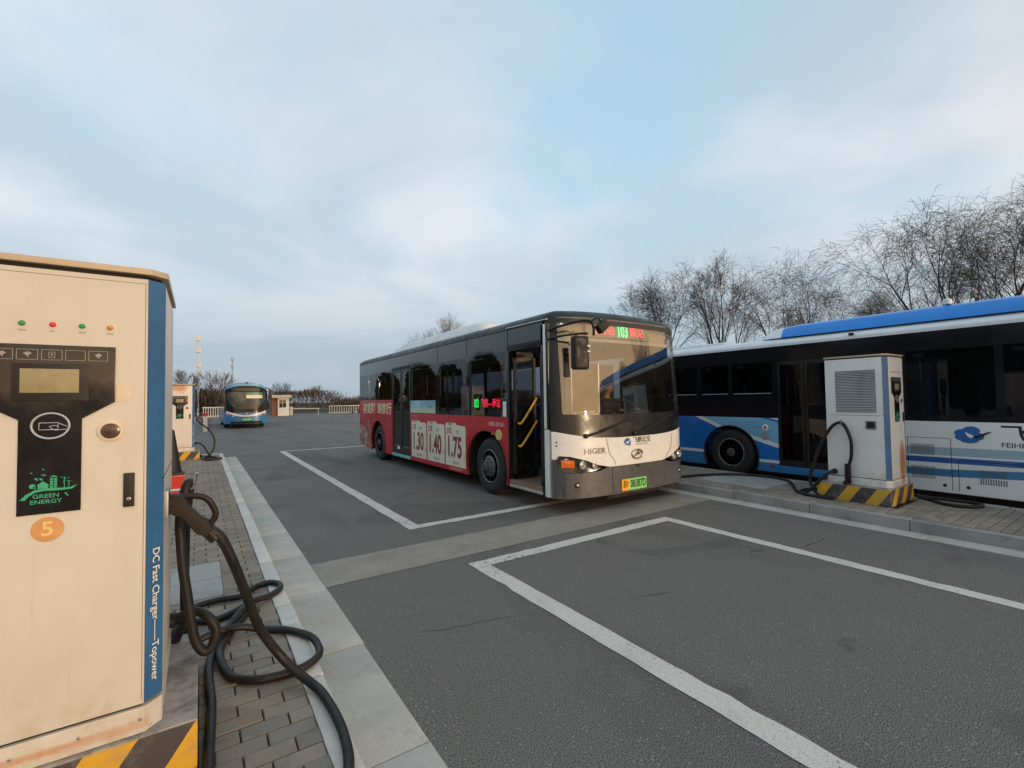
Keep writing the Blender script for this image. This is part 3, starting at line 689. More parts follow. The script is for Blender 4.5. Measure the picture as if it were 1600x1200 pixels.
def arch_panel(y0, y1, zb, zt, arches, zb2=None):
    """side panel outline in (y, z) with wheel arches (yc, zc, ry, rz)"""
    poly = [(y0, zt), (y0, zb)]
    for yc, zc, ry, rz in sorted(arches):
        a0 = math.asin(max(-1, min(1, (zb-zc)/rz)))
        for k in range(17):
            a = (math.pi-a0)+((a0)-(math.pi-a0))*k/16
            poly.append((yc+ry*math.cos(a), zc+rz*math.sin(a)))
    poly += [(y1, zb if zb2 is None else zb2), (y1, zt)]
    return poly
mat('guard_blue', (.055, .062, .080), .4, var=.15); mat('bus_roof_dark', (.02, .026, .028), .4, var=.2); mat('bus_red_dark', (.20, .02, .03), .4, var=.2)
mat('badge_chrome', (.45, .42, .38), .25, .9, var=0); mat('display_tan', (.30, .25, .17), .6, var=.1); mat('display_face', (.20, .18, .14), .55, var=.1)
mat('door_release_tan', (.70, .52, .22), .4, var=.1)
mat('mirror_black', (.010, .010, .011), .5, var=.2, spec=.3)
mat('band_dark', (.010, .011, .013), .12, var=.1, vs=2, spec=.25)
glass('dark_glass', (.42, .44, .50), .035, .006, (.2, .2, .2))
# ------------------------------------------------------------------ the red city bus
bus = thing('city_bus', (5.1, 9.0, 0), 'dark roofed city bus with red advertising side and white front, door open', 'bus', 'buses')
BC, BW = 5.1, 1.306
def fy(t, z): return 4.41+.12*t*t+.20*t**8+(.065*(z-1.0) if z > 1.0 else 0)
def F(t, z, off=0.):
    """point on the bowed front; off > 0 stands proud"""
    d = 1e-3
    dx, dy = BW*2*d, fy(t+d, z)-fy(t-d, z); n = math.hypot(dx, dy)
    return (BC+BW*t+off*dy/n, fy(t, z)-off*dx/n, z)
def FX(x): return (x-BC)/BW
def patch(t0, t1, zb, zt, nx=24, nz=6, off=0., th=.02):
    zb = zb if callable(zb) else (lambda t, q=zb: q); zt = zt if callable(zt) else (lambda t, q=zt: q)
    ts = [t0+(t1-t0)*i/nx for i in range(nx+1)]
    g = lambda o: [[F(t, zb(t)+(zt(t)-zb(t))*j/nz, o) for t in ts] for j in range(nz+1)]
    A, Bk = g(off), g(off-th); mb = MB().grid(A).grid(Bk)
    for ra, rb in ((A[0], Bk[0]), (A[-1], Bk[-1]), ([r[0] for r in A], [r[0] for r in Bk]), ([r[-1] for r in A], [r[-1] for r in Bk])): mb.grid([ra, rb])
    return mb
def fpoly(pts, off, th=.01):
    n = len(pts); c = (sum(p[0] for p in pts)/n, sum(p[1] for p in pts)/n)
    A = [F(*p, off) for p in pts]; Bk = [F(*p, off-th) for p in pts]
    return MB().add([F(*c, off)]+A, [(0, 1+i, 1+(i+1) % n) for i in range(n)]).add(A+Bk, [(i, (i+1) % n, n+(i+1) % n, n+i) for i in range(n)])
fput = lambda x0, z0, off=.006: (lambda a, b: F(FX(x0+a), z0+b, off))
XL, XR = 3.794, 6.406

def wsb(t): return .965+.115*abs(t)**3.2                     # lower edge of the windscreen
def bumper_top(t):
    a = abs(t); return .575 if a < .40 else .575+.17*min(1, (a-.40)/.55)**1.2
# bumper in three pieces, white cowl above
bp = patch(-.385, .44, .205, .572, 14, 4, .006).build('bumper', 'bumper_grey', bus, smooth=True, ang=40)
for s in (-1, 1):
    ts = [s*v for v in (.391, .45, .55, .65, .75, .85, .895, .90, .95, .998)] if s < 0 else [.446, .52, .6, .68, .76, .85, .895, .90, .95, .998]
    hi = lambda t: (.575 if abs(t) < .45 else .575-.045*min(1, (abs(t)-.45)/.12)) if abs(t) <= .899 else .705
    A = [[F(t, .205+(hi(t)-.205)*j/4, .004) for t in ts] for j in range(5)]; Bk = [[F(t, .205+(hi(t)-.205)*j/4, -.02) for t in ts] for j in range(5)]
    mb = MB().grid(A).grid(Bk).grid([A[0], Bk[0]]).grid([A[-1], Bk[-1]]).grid([[r[0] for r in A], [r[0] for r in Bk]]).grid([[r[-1] for r in A], [r[-1] for r in Bk]])
    mb.build('bumper_corner', 'bumper_grey', bus, smooth=True, ang=40)
    fpoly([(s*.985, .215), (s*.985, .70), (s*.905, .70), (s*.905, .215)], .007).build('corner_guard', 'guard_blue', bus) if s < 0 else None
patch(-.38, .43, .12, .20, 10, 2, -.12).build('lower_valance', 'under_black', bus)
cowl_lo = lambda t: .578 if abs(t) < .42 else (.578+.13*min(1, (abs(t)-.42)/.48))
cw = patch(-.998, .998, cowl_lo, lambda t: wsb(t)-.004, 40, 6, 0.).build('front_cowl', 'bus_white', bus, smooth=True, ang=40)
MB().tube([F(t, z, .001) for t, z in ((-.46, .955), (-.44, .86), (-.43, .78), (-.40, .72), (-.36, .67), (-.345, .60))], .0035, 6).build('panel_seam', 'dark_gap', cw)
MB().tube([F(t, z, .001) for t, z in ((.62, .955), (.60, .84), (.58, .74), (.50, .65), (.47, .60))], .0035, 6).build('panel_seam', 'dark_gap', cw)
fpoly([(-.07, .567), (.03, .567), (-.02, .528)], .010, .004).build('bumper_mark', 'dark_gap', bp)
# headlights
for s in (-1, 1):
    P = [(.965, .705), (.95, .755), (.86, .745), (.70, .685), (.55, .602), (.53, .575), (.62, .545), (.78, .525), (.90, .545), (.95, .59)]
    hl = fpoly([(s*a, b) for a, b in P], .012, .03).build('headlight', 'lamp_housing', bus, smooth=True, ang=30)
    q = [(.935, .605), (.935, .70), (.83, .695), (.83, .60)]
    fpoly([(s*a, b) for a, b in q], .017, .004).build('turn_signal', 'lens_amber', hl)
    for c, r in ((.755, .056), (.625, .043)):
        cx, cyy, cz = F(s*c, .632 if c > .7 else .607, .012)
        lp = MB().lathe([(r, .004), (r, -.014), (r*.86, -.018), (r*.80, -.006), (r*.4, -.012), (r*.16, -.020)], (cx, cyy, cz), 'y', 24).build('reflector', 'lens_clear', hl, smooth=True, ang=30)
    cx, cyy, cz = F(s*.80, .375, .004)
    fg = MB().lathe([(.038, .006), (.038, -.005), (.030, -.008), (.024, .002)], (cx, cyy, cz), 'y', 20).build('fog_lamp', 'lamp_housing', bus, smooth=True)
    MB().lathe([(.024, 0), (.020, -.008), (.01, -.012)], (cx, cyy, cz), 'y', 16).build('lens', 'lens_clear', fg, smooth=True)
    for zz_ in (.93, .885): MB().lathe([(.011, .004), (.011, -.004)], F(-.965 if s < 0 else .965, zz_, .001), 'y', 10).build('parking_sensor', 'text_black', bus)
# number plate, lettering, badge
pl = fpoly([(FX(4.74), .235), (FX(4.74), .39), (FX(4.885), .39), (FX(4.885), .235)], .022, .012).build('number_plate', 'plate_yellow', bus)
fpoly([(FX(4.885), .235), (FX(4.885), .39), (FX(5.225), .39), (FX(5.225), .235)], .022, .012).build('plate_field', 'plate_green', pl)
text('苏F', .105, fput(4.813, .313, .025), 'plate_text', 'text_black', pl, bold=.01, wide=.62)
text('08387D', .145, fput(5.055, .313, .025), 'plate_text', 'text_black', pl, bold=.012, wide=.66)
text('HIGER', .105, fput(4.31, .80), 'maker_lettering', 'badge_grey', cw, bold=.015, wide=1.15)
text('飞鹤公交', .092, fput(5.175, .905), 'operator_lettering', 'text_black', cw, bold=.006)
text('FEIHE PUBLIC TRANSPORT', .022, fput(5.175, .847), 'operator_lettering', 'text_black', cw)
lg = MB()
for px, pz, w, h in ((4.985, .915, .05, .030), (4.955, .895, .045, .026), (4.98, .87, .045, .024), (5.015, .885, .03, .05)):
    pts = [(FX(px-.1+w*math.cos(a)), pz+h*math.sin(a)) for a in [k*math.pi/6 for k in range(12)]]; q = fpoly(pts, .005, .003); lg.add(q.v, q.f)
lg.build('operator_emblem', 'logo_blue', cw)
fpoly([(FX(4.84), .895), (FX(4.885), .885), (FX(4.95), .945), (FX(4.895), .872), (FX(4.865), .868)], .0075, .002).build('operator_emblem_wing', 'print_white', cw)
R = [F(FX(5.065+.105*math.cos(a)), .715+.062*math.sin(a), .010) for a in [k*math.pi/14 for k in range(28)]]
bd = MB().tube(R, .011, 8, True).build('maker_badge', 'badge_chrome', cw, smooth=True)
bb = MB()
for pts in ([(5.10, .685), (5.185, .765), (5.21, .765), (5.125, .685)], [(5.135, .70), (5.175, .738), (5.235, .738), (5.20, .70)]): q = fpoly([(FX(a-.1), b) for a, b in pts], .014, .01); bb.add(q.v, q.f)
bb.build('badge_symbol', 'badge_chrome', bd)

# windscreen: black printed border, clear glass, header with the route display behind it
patch(-.998, .998, wsb, lambda t: 1.275+.03*abs(t)**4, 40, 3, .003).build('windscreen_mask', 'bus_black', bus, smooth=True)
ws = patch(-.915, .915, lambda t: 1.276+.03*abs(t)**4, 2.585, 40, 12, .002, .008).build('windscreen', 'windshield', bus, smooth=True)
for s in (-1, 1):
    patch(min(s*.916, s*.998), max(s*.916, s*.998), 1.28, 2.585, 5, 8, .003).build('windscreen_pillar', 'bus_black', bus, smooth=True)
patch(-.914, .914, 2.262, 2.305, 30, 1, -.012, .012).build('header_bar', 'interior_light', bus)
patch(-.914, .914, 2.306, 2.58, 30, 2, -.13, .01).build('display_back', 'display_tan', bus)
lb = patch(FX(4.33), FX(5.62), 2.335, 2.535, 20, 2, -.06, .03).build('route_display', 'display_face', bus)
lput = lambda x0, z0: (lambda a, b: F(FX(x0+a), z0+b, -.052))
text('103', .245, lput(4.99, 2.437), 'route_number', 'led_green', lb, bold=.02, wide=.62)
text('飞鹤站', .165, lput(4.60, 2.437), 'destination', 'led_red', lb, wide=.95)
text('南站', .165, lput(5.30, 2.437), 'destination', 'led_red', lb, wide=.95)
MB().lathe([(.025, .004), (.025, -.008), (.014, -.012)], F(FX(3.95), 2.475, .004), 'y', 16).build('marker_lamp', 'print_white', bus, smooth=True)
for s, (xa, za, xb_, zb_) in ((1, (4.17, 1.005, 5.05, 1.20)), (2, (5.02, 1.005, 5.95, 1.215))):
    wp = MB().tube([F(FX(xa), za, .03), F(FX(xa+.25), za+.05, .035), F(FX((xa+xb_)/2+.1), (za+zb_)/2+.03, .03)], [.016, .012, .008], 8).build('wiper', 'black_plastic', bus, smooth=True)
    MB().tube([F(FX(xa+.22), za+.045+.02, .022), F(FX((xa+xb_)/2), (za+zb_)/2+.02, .020), F(FX(xb_), zb_+.02, .018)], .008, 6).build('blade', 'black_plastic', wp)
    MB().lathe([(.032, .0), (.030, -.02), (.015, -.03)], F(FX(xa), za, .01), 'y', 14).build('pivot', 'black_plastic', wp, smooth=True)

# roof: height grows inwards from the outline of the bus
ts = [-1, -.995, -.98, -.955, -.92, -.87, -.80, -.65, -.4, -.15, .15, .4, .65, .80, .87, .92, .955, .98, .995, 1]
vs_ = [0, .008, .02, .045, .09, .16, .26, .45, .8, 1.3, 2.2, 3.5, 5, 6.5, 8, 8.5, 8.7, 8.8, 8.86, 8.89]
def roof_pt(t, v):
    y0 = fy(t, 2.58); y = y0+v*(13.45-y0)/8.89
    d = min((1-abs(t))*BW, v, (13.45-y)*1.0); k = min(1, d/.30)
    return (BC+BW*t, y, 2.55+.145*math.sqrt(max(0, 1-(1-k)**2))+.03*(1-t*t))
mb = MB().grid([[roof_pt(t, v) for t in ts] for v in vs_])
rf = mb.build('roof', 'bus_roof', bus, smooth=True, ang=60)
patch(-.999, .999, 2.50, 2.565, 40, 2, .006, .03).build('roof_brow', 'bus_roof', bus, smooth=True)
MB().tube([(XL-.004, 4.85, 2.542), (XL-.004, 9, 2.542), (XL-.004, 13.42, 2.542)], .011, 6).build('rain_gutter', 'bus_roof_dark', bus)
MB().tube([(XL-.012, 4.76, 2.552), (XL-.012, 5.75, 2.556)], .008, 6).build('door_drip_rail', 'alu', bus)
MB().tube([(XR+.004, 4.85, 2.542), (XR+.004, 13.42, 2.542)], .011, 6).build('rain_gutter', 'bus_roof_dark', bus)
# roof air unit
rows = []
for j, (y, k) in enumerate(((7.05, 0), (7.10, .45), (7.25, .78), (7.55, 1), (9, 1.0), (11.2, .96), (11.7, .75), (11.9, .35), (11.95, 0))):
    rows.append([(5.1+.98*(.86+.14*k)*u, y, 2.69+.30*k*math.sqrt(max(0, 1-abs(u)**6))) for u in [i/10 for i in range(-10, 11)]])
au = MB().grid(rows).build('air_unit', 'pod_white', bus, smooth=True, ang=50)
MB().box(4.6, 5.6, 12.15, 12.9, 2.68, 2.80).build('roof_hatch', 'bus_roof', bus, bevel=.03)

# sides
TH = .03
def side(poly, x, th=TH): return MB().prism(poly, 'yz', x, x+th if x < BC else x-th)
for x, tagx in ((XL, 1), (XR, 0)):
    s = 1 if tagx else -1
    if tagx:
        side(arch_panel(5.745, 9.60, .225, 1.232, [(6.39, .42, .635, .59)]), x).build('side_panel', 'bus_red', bus, bevel=.006)
        side(arch_panel(10.745, 13.43, .225, 1.532, [(11.80, .42, .555, .59)], .33), x).build('side_panel', 'bus_red', bus, bevel=.006)
    else:
        side(arch_panel(4.83, 13.43, .225, 1.232, [(6.39, .42, .635, .59), (11.80, .42, .555, .59)]), x).build('side_panel', 'bus_red', bus, bevel=.006)
    # upper band: header, sills, pillars, then one pane per bay
    hdr = MB().prism([(4.88, 2.22), (4.88, 2.535), (13.44, 2.535), (13.44, 2.22)], 'yz', x+s*.002, x+s*.03)
    cuts = [(5.80, 6.93), (7.03, 8.12), (8.22, 9.52)] + ([] if tagx else [(9.62, 10.68)]) + [(10.82, 11.72), (11.80, 12.58), (12.66, 13.34)]
    prev = 5.745 if tagx else 4.88
    zlo = lambda y: 1.235 if (y < 10.7 or not tagx) else 1.535
    for a, b in cuts + [(13.44, 13.44)]:
        if tagx and prev < 9.6 < a: hdr.box(min(x+s*.002, x+s*.03), max(x+s*.002, x+s*.03), prev, 9.61, zlo(prev), 2.219); prev = 10.74
        hdr.box(min(x+s*.002, x+s*.03), max(x+s*.002, x+s*.03), prev, a, zlo(a), 2.219)
        prev = b
    hdr.build('window_band', 'band_black', bus)
    for a, b in cuts:
        z0 = zlo(a)+.004
        pn = MB().prism([(a+.001, z0), (a+.001, 2.218), (b-.001, 2.218), (b-.001, z0)], 'yz', x+s*.004, x+s*.010).build('window', 'side_glass', bus)
        if b-a > 1.0 and tagx:
            MB().tube([(x, b-.07, 1.6), (x, b-.07, 2.16), (x, b-.50, 2.16)], .010, 6).build('vent_frame', 'text_black', pn)
            B(min(x-.001, x+s*.006), max(x-.001, x+s*.006), a+.45, a+.465, 1.62, 2.0).build('vent_frame', 'text_black', pn)
    for y in (7.0, 8.19, 5.73):
        if tagx: B(x-.0015, x+.004, y-.004, y+.004, 2.24, 2.53).build('panel_joint', 'dark_gap', bus)
# front corner post with white edge, door frames
B(XL-.002, XL+.06, 4.775, 4.868, .205, 1.09).build('corner_panel', 'bus_white', bus, bevel=.01)
B(XL-.002, XL+.06, 4.818, 4.868, 1.095, 2.50).build('corner_post', 'bus_white', bus, bevel=.008)
B(XL+.001, XL+.06, 4.765, 4.815, 1.095, 2.50).build('corner_post', 'bus_black', bus, bevel=.008)
patch(-1.0, -.955, wsb(-.97), 2.50, 3, 6, .001, .03).build('corner_edge', 'bus_black', bus)
B(XL+.002, XL+.06, 4.87, 4.925, .23, 2.50).build('door_post', 'bus_black', bus, bevel=.006)
B(XL+.001, XL+.05, 5.70, 5.744, .23, 2.24).build('door_post', 'bus_black', bus, bevel=.006)
B(XL-.012, XL+.05, 4.90, 5.74, 2.228, 2.30).build('door_header', 'black_plastic', bus, bevel=.01)
st = B(XL-.006, XL+.75, 4.93, 5.70, .235, .325).build('door_step', 'step_wood', bus)
B(XL-.010, XL+.02, 4.925, 5.705, .222, .262).build('step_edge', 'alu', st, bevel=.004)
# folded door leaf standing inwards at the front post
dl = MB()
for a, b, c, d in ((XL+.03, XL+.42, .31, .37), (XL+.03, XL+.42, 2.12, 2.20), (XL+.03, XL+.07, .31, 2.2), (XL+.38, XL+.42, .31, 2.2)): dl.box(a, b, 4.95, 4.985, c, d)
dlo = dl.build('door_leaf', 'bus_black', bus)
B(XL+.07, XL+.38, 4.962, 4.972, .37, 2.12).build('door_glass', 'door_glass', dlo)
for yy in (5.60,):
    dl = MB()
    for a, b, c, d in ((XL+.03, XL+.42, .34, .40), (XL+.03, XL+.42, 2.12, 2.20), (XL+.03, XL+.07, .34, 2.2), (XL+.38, XL+.42, .34, 2.2)): dl.box(a, b, yy, yy+.035, c, d)
    dlo = dl.build('door_leaf', 'bus_black', bus)
    B(XL+.07, XL+.38, yy+.012, yy+.022, .40, 2.12).build('door_glass', 'door_glass', dlo)
    for za, zb_ in ((1.15, 1.50), (.82, 1.16)): MB().tube(catmull([(XL+.06, yy-.03, za), (XL+.12, yy-.06, za+.02), (XL+.36, yy-.06, zb_-.02), (XL+.40, yy-.02, zb_)], 5), .016, 8).build('hand_rail', 'rail_yellow', dlo, smooth=True)
MB().tube([(XL+.12, 5.08, 1.02), (XL+.55, 5.08, 1.28)], .016, 8).build('hand_rail', 'rail_yellow', bus, smooth=True)
MB().tube([(XL+.12, 5.08, .70), (XL+.55, 5.08, .98)], .016, 8).build('hand_rail', 'rail_yellow', bus, smooth=True)
# middle door, closed
for a, b in ((9.625, 10.160), (10.170, 10.72)):
    fr = MB().box(XL+.006, XL+.036, a, a+.05, .30, 2.22).box(XL+.006, XL+.036, b-.05, b, .30, 2.22).box(XL+.006, XL+.036, a+.05, b-.05, 2.15, 2.22).box(XL+.006, XL+.036, a+.05, b-.05, .30, .42)
    lf = fr.build('middle_door', 'bus_black', bus)
    B(XL+.016, XL+.024, a+.05, b-.05, .42, 2.15).build('door_glass', 'side_glass', lf)
B(XL-.010, XL+.05, 9.60, 10.745, 2.222, 2.285).build('door_header', 'black_plastic', bus, bevel=.01)
B(XL-.003, XL+.04, 9.605, 10.74, .225, .292).build('door_sill', 'step_green', bus, bevel=.004)
MB().prism([(10.40, .40), (10.36, .47), (10.28, .47), (10.25, .40)], 'yz', XL-.001, XL+.006).build('door_sticker', 'print_white', bus)
# rear
B(XL+.02, XR-.02, 13.40, 13.45, .33, 2.54).build('rear_wall', 'bus_red', bus, bevel=.02)
B(XL+.15, XR-.15, 13.445, 13.462, 1.55, 2.35).build('rear_window', 'band_black', bus, bevel=.004)
# chassis, floor, wheels
fl = MB().box(XL+.05, XR-.05, 7.1, 11.15, .25, .36).box(XL+.34, XR-.34, 5.72, 7.1, .25, .36).box(XL+.76, XR-.05, 4.75, 5.72, .25, .36).box(XL+.34, XR-.34, 11.15, 13.35, .25, .36).build('floor', 'interior', bus)
B(XL+.35, XR-.35, 5.1, 13.2, .16, .245).build('chassis', 'under_black', bus)
for yc, w in ((6.35, .66), (11.79, .60)):
    for xs in (XL+.03, XR-.33):
        MB().box(xs, xs+.30, yc-w, yc+w, 1.02, 1.06).box(xs+(.30 if xs < BC else -.02), xs+(.32 if xs < BC else 0), yc-w, yc+w, .24, 1.06).box(xs+.002, xs+.298, yc-w, yc-w+.02, .24, 1.02).box(xs+.002, xs+.298, yc+w-.02, yc+w, .24, 1.02).build('wheel_housing', 'under_black', bus)
for y, rm in ((6.33, 'rim'), (11.75, 'rim_dark')):
    wheel(bus, XL+.030, y, .445, .445, -1, rim=rm, dish=.0 if rm == 'rim' else .06)
    wheel(bus, XR-.075, y, .445, .445, 1, rim=rm)
for y, r in ((6.33, .445), (11.75, .445)): MB().tube([(XL+.25, y, .445), (XR-.3, y, .445)], .07, 10).build('axle', 'under_black', bus)
for yc, ry in ((6.39, .635), (11.80, .555)):
    P = [(XL-.004, yc+ry*math.cos(a), .42+.59*math.sin(a)) for a in [math.asin(-.195/.59)+(math.pi-2*math.asin(-.195/.59))*k/20 for k in range(21)]]
    MB().tube(P, .012, 6).build('arch_trim', 'bus_red_dark', bus, smooth=True)
# side lettering and advertising
ads = [(9.53, 8.74, '1年', '1.30'), (8.70, 7.90, '2年', '1.40'), (7.87, 7.075, '3年', '1.75')]
for k, (ya, yb, t1, t2) in enumerate(ads):
    zt = 1.09; c = (ya+yb)/2
    cd = MB().prism([(ya-.02, .315), (ya-.02, zt-.05), (ya-.05, zt), (ya-.42, zt), (ya-.46, zt-.035), (yb+.02, zt-.045), (yb, zt-.08), (yb, .315)], 'yz', XL-.004, XL+.002).build('advert_card', 'ad_cream', bus)
    text(t1, .15, face_left(XL-.0055, ya-.17, .935), 'advert_text', 'ad_maroon', cd, bold=.01)
    text('利率', .075, face_left(XL-.0055, ya-.50, .925), 'advert_text', 'ad_blue', cd)
    text('存期类型', .05, face_left(XL-.0055, ya-.21, 1.063), 'advert_text', 'ad_maroon', cd)
    text(t2, .50, face_left(XL-.0055, c+.03, .64), 'advert_figures', 'ad_maroon', cd, bold=.03, wide=.70)
    text('%', .10, face_left(XL-.0055, yb+.045, .52), 'advert_text', 'ad_maroon', cd, wide=.7)
    text('起存 50元', .06, face_left(XL-.0055, c-.05, .375), 'advert_text', 'ad_maroon', cd)
text('年利率', .05, face_left(XL-.0015, 7.24, 1.065), 'advert_text', 'ad_maroon', bus)
for y in (9.35, 8.75, 8.66, 8.05, 7.95): MB().lathe([(.014, 0), (.014, -.003)], (XL, y, .262), 'x', 8).build('rivet', 'ad_maroon', bus)
text('本活动最终解释权归银行所有', .038, face_left(XL-.0015, 7.45, .268), 'advert_text', 'ad_cream', bus)
text('存定期', .29, face_left(XL-.0015, 12.55, 1.30), 'advert_headline', 'ad_gold', bus, bold=.035, wide=1.22)
text('到农行', .29, face_left(XL-.0015, 11.32, 1.30), 'advert_headline', 'ad_gold', bus, bold=.035, wide=1.22)
text('核载人数:76人', .075, face_left(XL-.0015, 6.06, 1.115), 'capacity_lettering', 'print_white', bus)
def m_mural():
    t = NT('mural'); x, y, z = t.xyz()
    f = t.ramp(t.noise(3.2, 6, .65), .42, .60)
    c = t.mix(f, (.30, .05, .05), (.52, .44, .27)); c = t.mix(t.ramp(t.noise(8, 4), .55, .62), c, (.16, .11, .06))
    t.done(t.bsdf(c, .35, coat=.3))
m_mural()
MB().prism([(13.425, .345), (13.425, .82), (13.2, .88), (12.95, .74), (12.75, .98), (12.60, 1.02), (12.47, .86), (12.37, .66), (12.30, .30), (12.6, .295)], 'yz', XL-.003, XL+.002).build('advert_mural', 'mural', bus)
def m_poster():
    t = NT('poster'); x, y, z = t.xyz()
    c = t.mix(t.ramp(z, 1.26, 1.50), (.55, .66, .42), (.16, .42, .62)); c = t.mix(t.ramp(t.noise(2.5, 5), .45, .65, 0, .7), c, (.55, .72, .74))
    t.done(t.bsdf(c, .35, coat=.3))
m_poster()
ps = B(XL-.004, XL+.0035, 8.30, 9.585, 1.245, 1.505).build('window_poster', 'poster', bus)
text('LIBINA', .09, face_left(XL-.006, 8.55, 1.38), 'poster_text', 'ad_blue', ps)
sb = B(XL+.05, XL+.09, 5.93, 6.90, 1.33, 1.54).build('side_display', 'led_board', bus)
text('103', .20, face_left(XL+.046, 6.77, 1.435), 'route_number', 'led_green_side', sb, bold=.02, wide=.55)
text('飞鹤—南站', .155, face_left(XL+.046, 6.32, 1.435), 'destination', 'led_red_side', sb, bold=.008, wide=.78)
B(XL-.002, XL+.004, 5.785, 5.875, 1.24, 1.47).build('notice_label', 'print_white', bus)
MB().lathe([(.085, 0), (.08, -.012), (.055, -.016), (.05, -.008), (.02, -.010)], (XL, 6.0, .955), 'x', 20).build('door_release', 'door_release_tan', bus, smooth=True)
B(XL-.012, XL+.002, 6.12, 6.20, .95, .985).build('side_marker', 'lens_amber', bus, bevel=.003)
B(XL-.012, XL+.002, 6.98, 7.04, .90, .925).build('side_marker', 'lens_amber', bus, bevel=.003)

# mirrors
mi = MB().tube(catmull([(XL+.02, 4.80, 2.40), (3.80, 4.55, 2.42), (3.95, 4.32, 2.47), (4.04, 4.22, 2.46), (4.06, 4.18, 2.38), (4.06, 4.18, 2.28)], 6), .016, 8).build('mirror_arm', 'mirror_black', bus, smooth=True)
MB().tube(catmull([(XL+.02, 4.80, 2.29), (3.82, 4.5, 2.30), (3.95, 4.28, 2.31), (3.98, 4.20, 2.30)], 6), .014, 8).build('mirror_stay', 'black_plastic', mi, smooth=True)
mh = B(3.74, 3.945, 4.14, 4.26, 1.85, 2.26); c0 = Vector((3.85, 4.2, 2.06))
mh.v = [tuple(c0+Matrix.Rotation(rad(-12), 3, 'Z') @ (Vector(p)-c0)) for p in mh.v]
mho = mh.build('mirror_head', 'mirror_black', mi, bevel=.045, seg=4)
m2 = B(3.755, 3.93, 4.255, 4.268, 1.89, 2.22); m2.v = [tuple(c0+Matrix.Rotation(rad(-12), 3, 'Z') @ (Vector(p)-c0)) for p in m2.v]; m2.build('mirror_glass', 'mirror_glass', mi)
for z in (2.06, 2.125): MB().box(3.885, 3.935, 4.11, 4.132, z, z+.018).build('mirror_clip', 'alu', mi)
MB().tube(catmull([(4.04, 4.21, 2.46), (4.12, 4.17, 2.50), (4.17, 4.16, 2.46)], 5), .012, 8).build('spot_mirror_arm', 'black_plastic', mi, smooth=True)
sm = B(4.09, 4.27, 4.11, 4.19, 2.34, 2.46); c1_ = Vector((4.18, 4.15, 2.40)); sm.v = [tuple(c1_+Matrix.Rotation(rad(-38), 3, 'Y') @ (Vector(p)-c1_)) for p in sm.v]
sm.build('spot_mirror', 'mirror_black', mi, bevel=.02, seg=3)

# inside
B(XL+.06, XR-.06, 4.80, 13.3, 2.44, 2.48).build('ceiling', 'ceiling_panel', bus)
dash = [(BC+BW*.93*t, fy(t*.93, 1.2)+.05) for t in [i/10 for i in range(-10, 11)]]
dash = [p for p in dash if p[0] > XL+.5]
dsh = MB().prism(dash+[(XR-.09, 4.98), (XL+.85, 4.90), (XL+.62, 4.75)], 'xy', .60, 1.175).build('dashboard', 'interior', bus, bevel=.02)
B(5.42, 5.92, 4.84, 5.02, 1.176, 1.30).build('instrument_hood', 'under_black', dsh, bevel=.03)
R = [(5.66+.215*math.cos(a), 5.10+.075*math.sin(a), 1.27+.20*math.sin(a)) for a in [k*math.pi/16 for k in range(32)]]
sw = MB().tube(R, .015, 8, True).build('steering_wheel', 'under_black', bus, smooth=True)
MB().tube([(5.66, 5.10, 1.27), (5.66, 4.95, 1.14)], .03, 8).tube([(5.46, 5.10, 1.27), (5.86, 5.10, 1.27)], .012, 6).build('steering_column', 'under_black', sw)
ds = MB().box(5.42, 5.90, 5.38, 5.85, .80, .92).box(5.44, 5.88, 5.82, 5.93, .92, 1.52).box(5.54, 5.78, 5.84, 5.92, 1.53, 1.70).box(5.52, 5.80, 5.45, 5.80, .365, .80).build('driver_seat', 'interior', bus, bevel=.03)
fb = B(4.72, 5.0, 5.05, 5.30, .365, 1.28).build('fare_box', 'interior_light', bus, bevel=.02)
MB().tube([(5.28, 5.35, 1.0), (5.28, 5.35, 2.05), (5.28, 6.0, 2.05), (5.28, 6.0, 1.0)], .016, 8).build('cab_rail', 'alu', bus)
B(5.27, 5.29, 5.38, 6.0, .37, 1.0).build('cab_panel', 'interior_light', bus)
B(5.15, XR-.08, 6.02, 6.05, .37, 2.1).build('cab_partition', 'interior', bus)
MB().tube([(4.40, 4.95, .37), (4.40, 4.95, 1.30), (4.78, 4.95, 1.30)], .016, 8).build('entry_rail', 'alu', bus)
for y in (5.9, 7.2, 9.45, 10.8):
    MB().tube([(4.62, y, .365), (4.62, y, 2.44)], .018, 8).build('pole', 'rail_yellow', bus, smooth=True)
for x in (4.5, 5.7): MB().tube([(x, 6.2, 2.18), (x, 13.0, 2.18)], .016, 8).build('grab_rail', 'rail_yellow', bus, smooth=True)
for y in (7.35, 8.15, 8.95, 11.0, 11.85, 12.65):
    for x in (3.92, 5.86) if y < 9.3 or y > 10.9 else ():
        zf = .36 if y < 10 else .55
        if y > 10.9: x = x+.03
        MB().box(x, x+.42, y, y+.40, zf+.30, zf+.42).box(x, x+.42, y+.38, y+.46, zf+.42, zf+1.0).box(x+.08, x+.34, y+.06, y+.36, zf, zf+.30).build('passenger_seat', 'seat_blue' if y < 12 else 'seat_red', bus, bevel=.03)
B(XL+.32, XR-.32, 10.85, 13.3, .361, .55).build('rear_platform', 'interior', bus)
